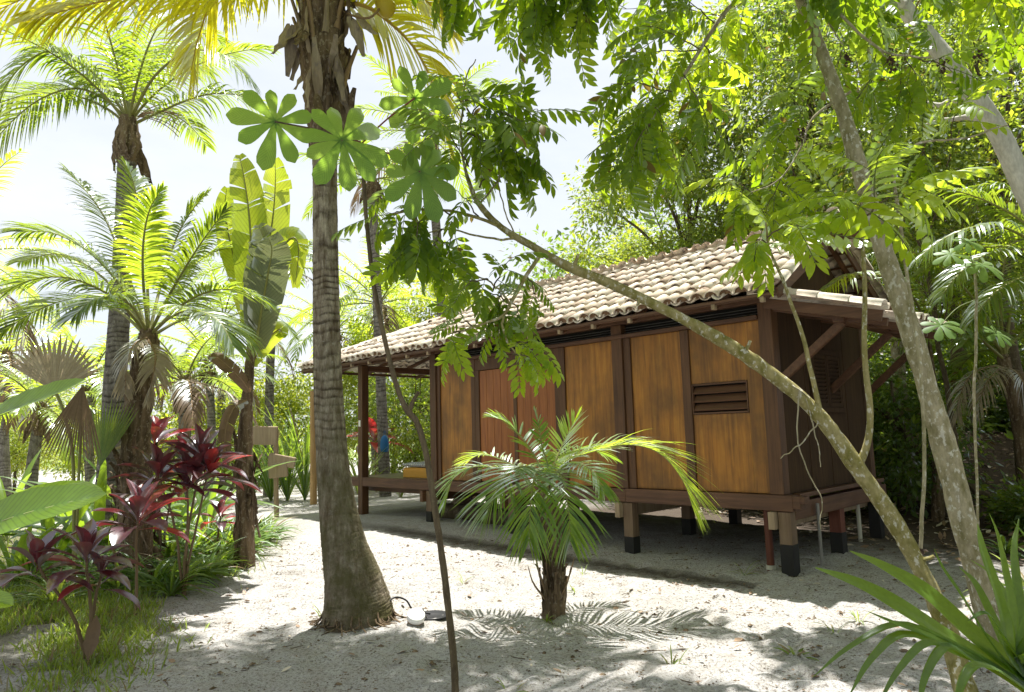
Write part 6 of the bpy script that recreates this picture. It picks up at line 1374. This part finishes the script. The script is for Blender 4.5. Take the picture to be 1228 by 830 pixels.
# big leaves reaching in from the left, close to the camera
bl0 = on_ground(-3.3, 2.75)
gi = thing('ginger_plant', 'plant at the left edge whose long bright green leaves reach into the view', 'plant', bl0)
def smooth_leaf(pts, W, seed, up, fold=.25, tear=0):
    rr = np.random.default_rng(seed); P = catmull(pts, 40); T = nrm(np.gradient(P, axis=0)); S = nrm(np.cross(T, np.broadcast_to(np.asarray(up, float), T.shape))); N_ = np.cross(S, T)
    u = np.linspace(0, 1, 40); w = W / 2 * np.interp(u, [0, .05, .3, .6, .85, .95, 1], [.08, .35, .95, 1, .72, .38, .02]); x = np.linspace(-1, 1, 13)
    z = fold * np.abs(x) ** 1.4; V = P[:, None] + S[:, None] * (x[None] * w[:, None])[..., None] + N_[:, None] * ((z[None] + .02 * np.sin(u[:, None] * 60 + x[None] * 3) + .05 * np.sin(u * 8 + seed)[:, None] * x[None]) * w[:, None])[..., None]
    uv = np.zeros((40, 13, 3)); uv[..., 0] = x[None]; uv[..., 1] = u[:, None] * np.linalg.norm(P[-1] - P[0])
    i = np.arange(39)[:, None] * 13 + np.arange(12)[None]; mb = MB(); mb.add(V.reshape(-1, 3), np.stack([i, i + 1, i + 14, i + 13], -1).reshape(-1, 4), 0, uv.reshape(-1, 3)); mb.tube(P[:-2] - N_[:-2] * .003, np.linspace(.007, .002, 38), 5, 1, caps=False); return mb
for i, (pts, W, up) in enumerate((([(-120, 570, 2.7), (-60, 530, 2.65), (0, 497, 2.6), (55, 475, 2.6), (103, 455, 2.65)], .17, (.1, -.55, 1)), ([(-110, 680, 2.5), (-50, 648, 2.45), (10, 622, 2.4), (70, 605, 2.4), (128, 592, 2.45)], .18, (.05, -.75, .8)),
      ([(-120, 700, 2.8), (-40, 640, 2.75), (30, 605, 2.75), (85, 588, 2.8), (124, 590, 2.9)], .13, (-.1, .6, 1)), ([(-90, 760, 2.4), (-50, 735, 2.35), (-15, 722, 2.3), (16, 726, 2.3)], .10, (.1, -.5, 1)))):
    smooth_leaf(rel([at(*q_) for q_ in pts], bl0), W, i, up).build('long_leaf', [M['ginger'], M['stem_green']], gi)
mb = MB(); mb.tube(rel(catmull([bl0, bl0 + [.1, 0, .6], at(-115, 600, 2.65)], 14), bl0), .02, 8); mb.tube(rel(catmull([bl0, bl0 + [.15, -.1, .4], at(-105, 700, 2.5)], 14), bl0), .02, 8); mb.build('stem', M['stem_green'], gi)

# weathered plank signpost and the round post by the path
sb = on_ground(*at(332, 600, 14.5)[:2])
sg = thing('plank_signpost', 'weathered wooden post with two rough grey-brown planks, left of the reeds', 'signpost', sb)
mb = MB(); mb.tube(rel(catmull([sb - [0, 0, .1], at(331, 560, 14.5), at(331, 515, 14.5)], 10), sb), .05, 9, 0, True, 1, .08, rg); mb.build('post', M['pale_wood'], sg)
for (x0, x1, y0, y1, a) in ((303, 333, 511, 533, .03), (322, 354, 543, 556, .25), (322, 345, 556, 574, -.12)):
    p0, p1 = at(x0, (y0 + y1) / 2, 14.4), at(x1, (y0 + y1) / 2, 14.35); p1[2] -= a * .4; mb = MB(); mb.beam(rel(p0, sb), rel(p1, sb), .05, (y1 - y0) / 842 * 14.4, 0); mb.build('plank', M['pale_wood'], sg, False, .02)
pb = on_ground(*at(376, 603, 17.3)[:2])
mb = MB(); mb.tube(rel(catmull([pb - [0, 0, .1], at(376, 540, 17.3), at(376, 469, 17.3)], 12), pb), .085, 12, 0, True, 1, .03, rg); o = mb.build('wooden_post', M['post_wood']); o.location = [float(v) for v in pb]
tag(o, 'plain yellowish round wooden post at the path edge beside the coconut trunk', 'post')
# blue bag on the slim palm trunk behind the porch
bb = at(461, 522, 18.75); mb = MB(); mb.lathe([(.001, -.62), (.13, -.60), (.165, -.45), (.155, -.2), (.09, -.04), (.03, 0), (.001, 0)], 16, 0, (0, 0, 0), np.diag([1, .55, 1])); mb.tube(catmull([[-.03, 0, -.02], [-.02, .06, .14], [.02, .06, .14], [.03, 0, -.02]], 14), .008, 5)
o = mb.build('hanging_bag', M['blue']); o.scale = (.72, .72, .72); o.location = [float(v) for v in bb]; tag(o, 'small blue bag hanging on the slim palm trunk behind the porch', 'bag')

# ---- under and before the hut
lo_ = HP(-6.25, .55, .24); mb = MB(); mb.tube(wiggle(catmull([[-1.1, 0, 0], [0, .05, .01], [1.2, -.02, 0]], 24), .03, rg), np.linspace(.17, .14, 24), 12, 0, True, 1, .06, rg); o = mb.build('log', M['bark_dark']); o.location = [float(v) for v in lo_]; o.rotation_euler = (0, 0, HUT_A); tag(o, 'dark log lying in the shade under the hut floor', 'log')
for i, (x, y, s, lab) in enumerate(((-7.7, 1.6, .24, 'rounded pinkish boulder lying under the porch deck'),)):
    bm_ = MB(); th = np.linspace(0, 3.1416, 9); ph = np.linspace(0, 6.2832, 15)[:-1]; V = np.array([[math.sin(a) * math.cos(b) * (1 + .12 * math.sin(3 * b + i)), math.sin(a) * math.sin(b) * (1 + .1 * math.cos(2 * b + a * 3)), math.cos(a) * .8] for a in th for b in ph]) * s
    bm_.add(V, [[r * 14 + c, r * 14 + (c + 1) % 14, (r + 1) * 14 + (c + 1) % 14, (r + 1) * 14 + c] for r in range(8) for c in range(14)]); o = bm_.build('boulder', M['stone']); o.location = [float(v) for v in HP(x, y, .12 + s * .5)]; tag(o, lab, 'boulder')
# garden light lying at the foot of the coconut palm
gl0 = G(503, 748); gl0[2] += .012; gl = thing('garden_light', 'white-capped garden spotlight with black dish and cable at the coconut trunk', 'light', gl0)
mb = MB(); mb.lathe([(.001, .012), (.09, .012), (.125, .028), (.128, .022), (.10, .002), (.001, .0)], 24, 0, (.08, .10, .0)); mb.build('dish', M['black'], gl)
tl = np.array(Matrix.Rotation(rad(30), 3, 'X') @ Matrix.Rotation(rad(12), 3, 'Y')); mb = MB(); mb.lathe([(.001, .052), (.056, .052), (.063, .046), (.063, .012), (.058, .006), (.001, .006)], 24, 0, (-.02, -.06, .035), tl); mb.build('cap', M['white'], gl)
mb = MB(); mb.lathe([(.058, .006), (.054, -.028), (.001, -.03)], 24, 0, (-.02, -.06, .035), tl); mb.build('body', M['pale_wood'], gl)
mb = MB(); mb.tube([[.05, .06, .01], [.03, .02, .06], [.025, 0, .10]], .005, 6); mb.build('bracket', M['steel'], gl)
mb = MB(); mb.tube(catmull([[.06, .16, .02], [-.06, .14, .05], [-.12, .16, .12], [-.2, .12, .15], [-.25, .05, .10], [-.24, -.02, .02], [-.2, -.01, .0]], 30), .007, 6)
mb.tube(catmull([[-.22, .1, .14], [-.27, .06, .08], [-.28, .0, .02]], 12), .007, 6); mb.build('cable', M['black'], gl); gl.scale = (1.25,) * 3

# sprouts and tufts on the sand
SPT = [(388, 742, 9, .22, .022, 'leafy green sprout at the left foot of the coconut palm'), (806, 800, 10, .16, .012, 'small tuft of green sprouts on the sand below the hut'), (612, 832, 9, .14, .012, 'tuft at the bottom edge right of the thin sapling'), (955, 790, 8, .16, .03, 'broad-leaved sprout on the sand near the lower right palm'),
       (893, 690, 9, .26, .014, 'single thin grass tuft beside the hut shadow'), (690, 712, 5, .16, .012, 'sparse sprout just right of the small palm trunk'), (655, 745, 8, .14, .02, 'withered tuft at the foot of the small palm'), (210, 760, 10, .16, .012, 'tuft on the sand between the front cordylines'), (175, 782, 10, .18, .012, 'tuft on the sand right of the dead hanging leaf'),
       (1000, 760, 12, .22, .012, 'grass tuft under the leaning mossy stem'), (1030, 745, 10, .2, .012, 'second grass tuft under the leaning mossy stem, nearer the hut'), (700, 690, 5, .18, .010, 'thin sprout between sapling and small palm'), (60, 800, 14, .2, .014, 'dense tuft left of the front cordyline'), (556, 700, 5, .22, .014, 'lone blade sprout beside the bent sapling')]
for i, (px, py, n, L, W, lab) in enumerate(SPT): strap_clump(lab, G(px, py), n, L, W, 870 + i, 'sprouts on the sand', 'grass', (.4, 1.45), 'sprout', 'plant', 1.0)

# ---- grass, litter and crumbs of bark
def scatter_region(n, fn, rng):
    out = []
    while len(out) < n:
        x, y, keep = fn(rng)
        if keep: out.append((x, y))
    return np.array(out)
rg = np.random.default_rng(300)
def grass_pick(r):
    y = r.uniform(3.6, 13); edge = np.interp(y, [3.6, 5, 6, 7.5, 9, 11, 13], [-2.7, -3.0, -3.2, -3.65, -3.7, -4.2, -5.2]); x = edge - abs(r.normal(0, 1.6)) + .25 * r.normal()
    return x, y, float(fbm(np.array(x), np.array(y), 44, 3, .5)) + .25 + .7 * r.uniform() > .35 + .5 * (x > edge)
xy = scatter_region(36000, grass_pick, rg); tv, tf = leaf_tpl(1, .07, 4, .3, -.35, .35, .006); hgt = rg.uniform(.05, .15, len(xy))
d = nrm(np.column_stack([rg.normal(0, .5, (len(xy), 2)), np.ones(len(xy))])); Mx = frame(d, rg.normal(0, 1, (len(xy), 3))) * hgt[:, None, None]; Mx[:, :, 0] *= 1.4
mb = MB(); mb.batch(tv, tf, Mx, np.column_stack([xy, gz(xy[:, 0], xy[:, 1]) + relief(xy[:, 0], xy[:, 1]) - .005])); tag(mb.build('grass', [M['grass']]), kind='stuff')
def litter_pick(r):
    if r.uniform() < .80: x, y = r.uniform(1, 14), r.uniform(8.5, 22); return x, y, x + .35 * y > 8.6 + r.normal(0, .6) or (x - HUT_C[0]) * HY[0] + (y - HUT_C[1]) * HY[1] > 3.6
    x, y = r.uniform(-5, 5), r.uniform(3.3, 11); return x, y, r.uniform() < .22 + .6 * (x > .9 + .3 * r.normal()) + .3 * (x < -2.5)
xy = scatter_region(7500, litter_pick, rg); n = len(xy); tv, tf = leaf_tpl(1, .42, 3, .35, .12, .45, .01); sz = np.where(xy[:, 0] + .35 * xy[:, 1] > 8, rg.uniform(.06, .16, n), rg.uniform(.012, .045, n)); d = nrm(np.column_stack([rg.normal(0, 1, (n, 2)), rg.normal(0, .22, n)])); Mx = frame(d, np.array([0, 0, 1.0]) + rg.normal(0, .4, (n, 3))) * sz[:, None, None]
mb = MB(); mb.batch(tv, tf, Mx, np.column_stack([xy, gz(xy[:, 0], xy[:, 1]) + relief(xy[:, 0], xy[:, 1]) + .006 + .15 * sz]))
n = 170; lx = rg.uniform(-9.5, .2, n); fy = rg.uniform(.03, .95, n); rp = np.array([HP(a, EY + (RY - EY) * b, EZ + (RZ - EZ) * b + .135) for a, b in zip(lx, fy) if (a - VX0) > (RX0 - VX0) * b + .2]); n = len(rp)      # leaves lying on the tiles
un_ = nrm(-HY * (RZ - EZ) + np.array([0, 0, RY - EY])); d = rg.normal(0, 1, (n, 3)); d = nrm(d - un_ * (d @ un_)[:, None]); mb.batch(tv, tf, frame(d, un_ + rg.normal(0, .25, (n, 3))) * rg.uniform(.05, .12, n)[:, None, None], rp)
n = 120; px_ = np.where(rg.uniform(0, 1, n) < .65, rg.uniform(1.0, 4.2, n), rg.uniform(-3.5, 1, n)); py_ = rg.uniform(3.8, 8, n); d = nrm(np.column_stack([rg.normal(0, 1, (n, 2)), rg.normal(0, .15, n)])); mb.batch(tv, tf, frame(d, np.array([0, 0, 1.0]) + rg.normal(0, .35, (n, 3))) * rg.uniform(.05, .11, n)[:, None, None], np.column_stack([px_, py_, gz(px_, py_) + relief(px_, py_) + .016]))
tag(mb.build('leaf_litter', [M['litter']]), kind='stuff')
mb = MB()
for k in range(150):
    x, y = rg.uniform(-4.2, 5.2), rg.uniform(3.4, 10); a = rg.uniform(0, 6.28); L_ = rg.uniform(.05, .28); P = np.array([[x + math.cos(a) * L_ * t + .02 * math.sin(t * 5 + k), y + math.sin(a) * L_ * t, 0] for t in np.linspace(-.5, .5, 6)])
    P[:, 2] = gz(P[:, 0], P[:, 1]) + relief(P[:, 0], P[:, 1]) + .006; mb.tube(P, np.linspace(.004, .002, 6), 5)
tag(mb.build('twig_litter', [M['bark_dark']]), kind='stuff')
n = 17000; xy = np.column_stack([rg.uniform(-4.5, 5, n), 3.2 + 8 * rg.uniform(0, 1, n) ** 1.3]); sz = rg.uniform(.004, .012, n) * (1 + 1.5 * (rg.uniform(0, 1, n) > .93)); v = np.array([[-1, -.5, 0], [1, -.6, 0], [.8, .6, 0], [-.9, .5, 0], [0, 0, .6]]); f = np.array([[0, 1, 4], [1, 2, 4], [2, 3, 4], [3, 0, 4]])
Mx = frame(nrm(np.column_stack([rg.normal(0, 1, (n, 2)), np.zeros(n)]))) * sz[:, None, None]; mb = MB(); mb.batch(v, f, Mx, np.column_stack([xy, gz(xy[:, 0], xy[:, 1]) + relief(xy[:, 0], xy[:, 1]) + .001])); tag(mb.build('bark_crumbs', [M['fibre']], None, False), kind='stuff')
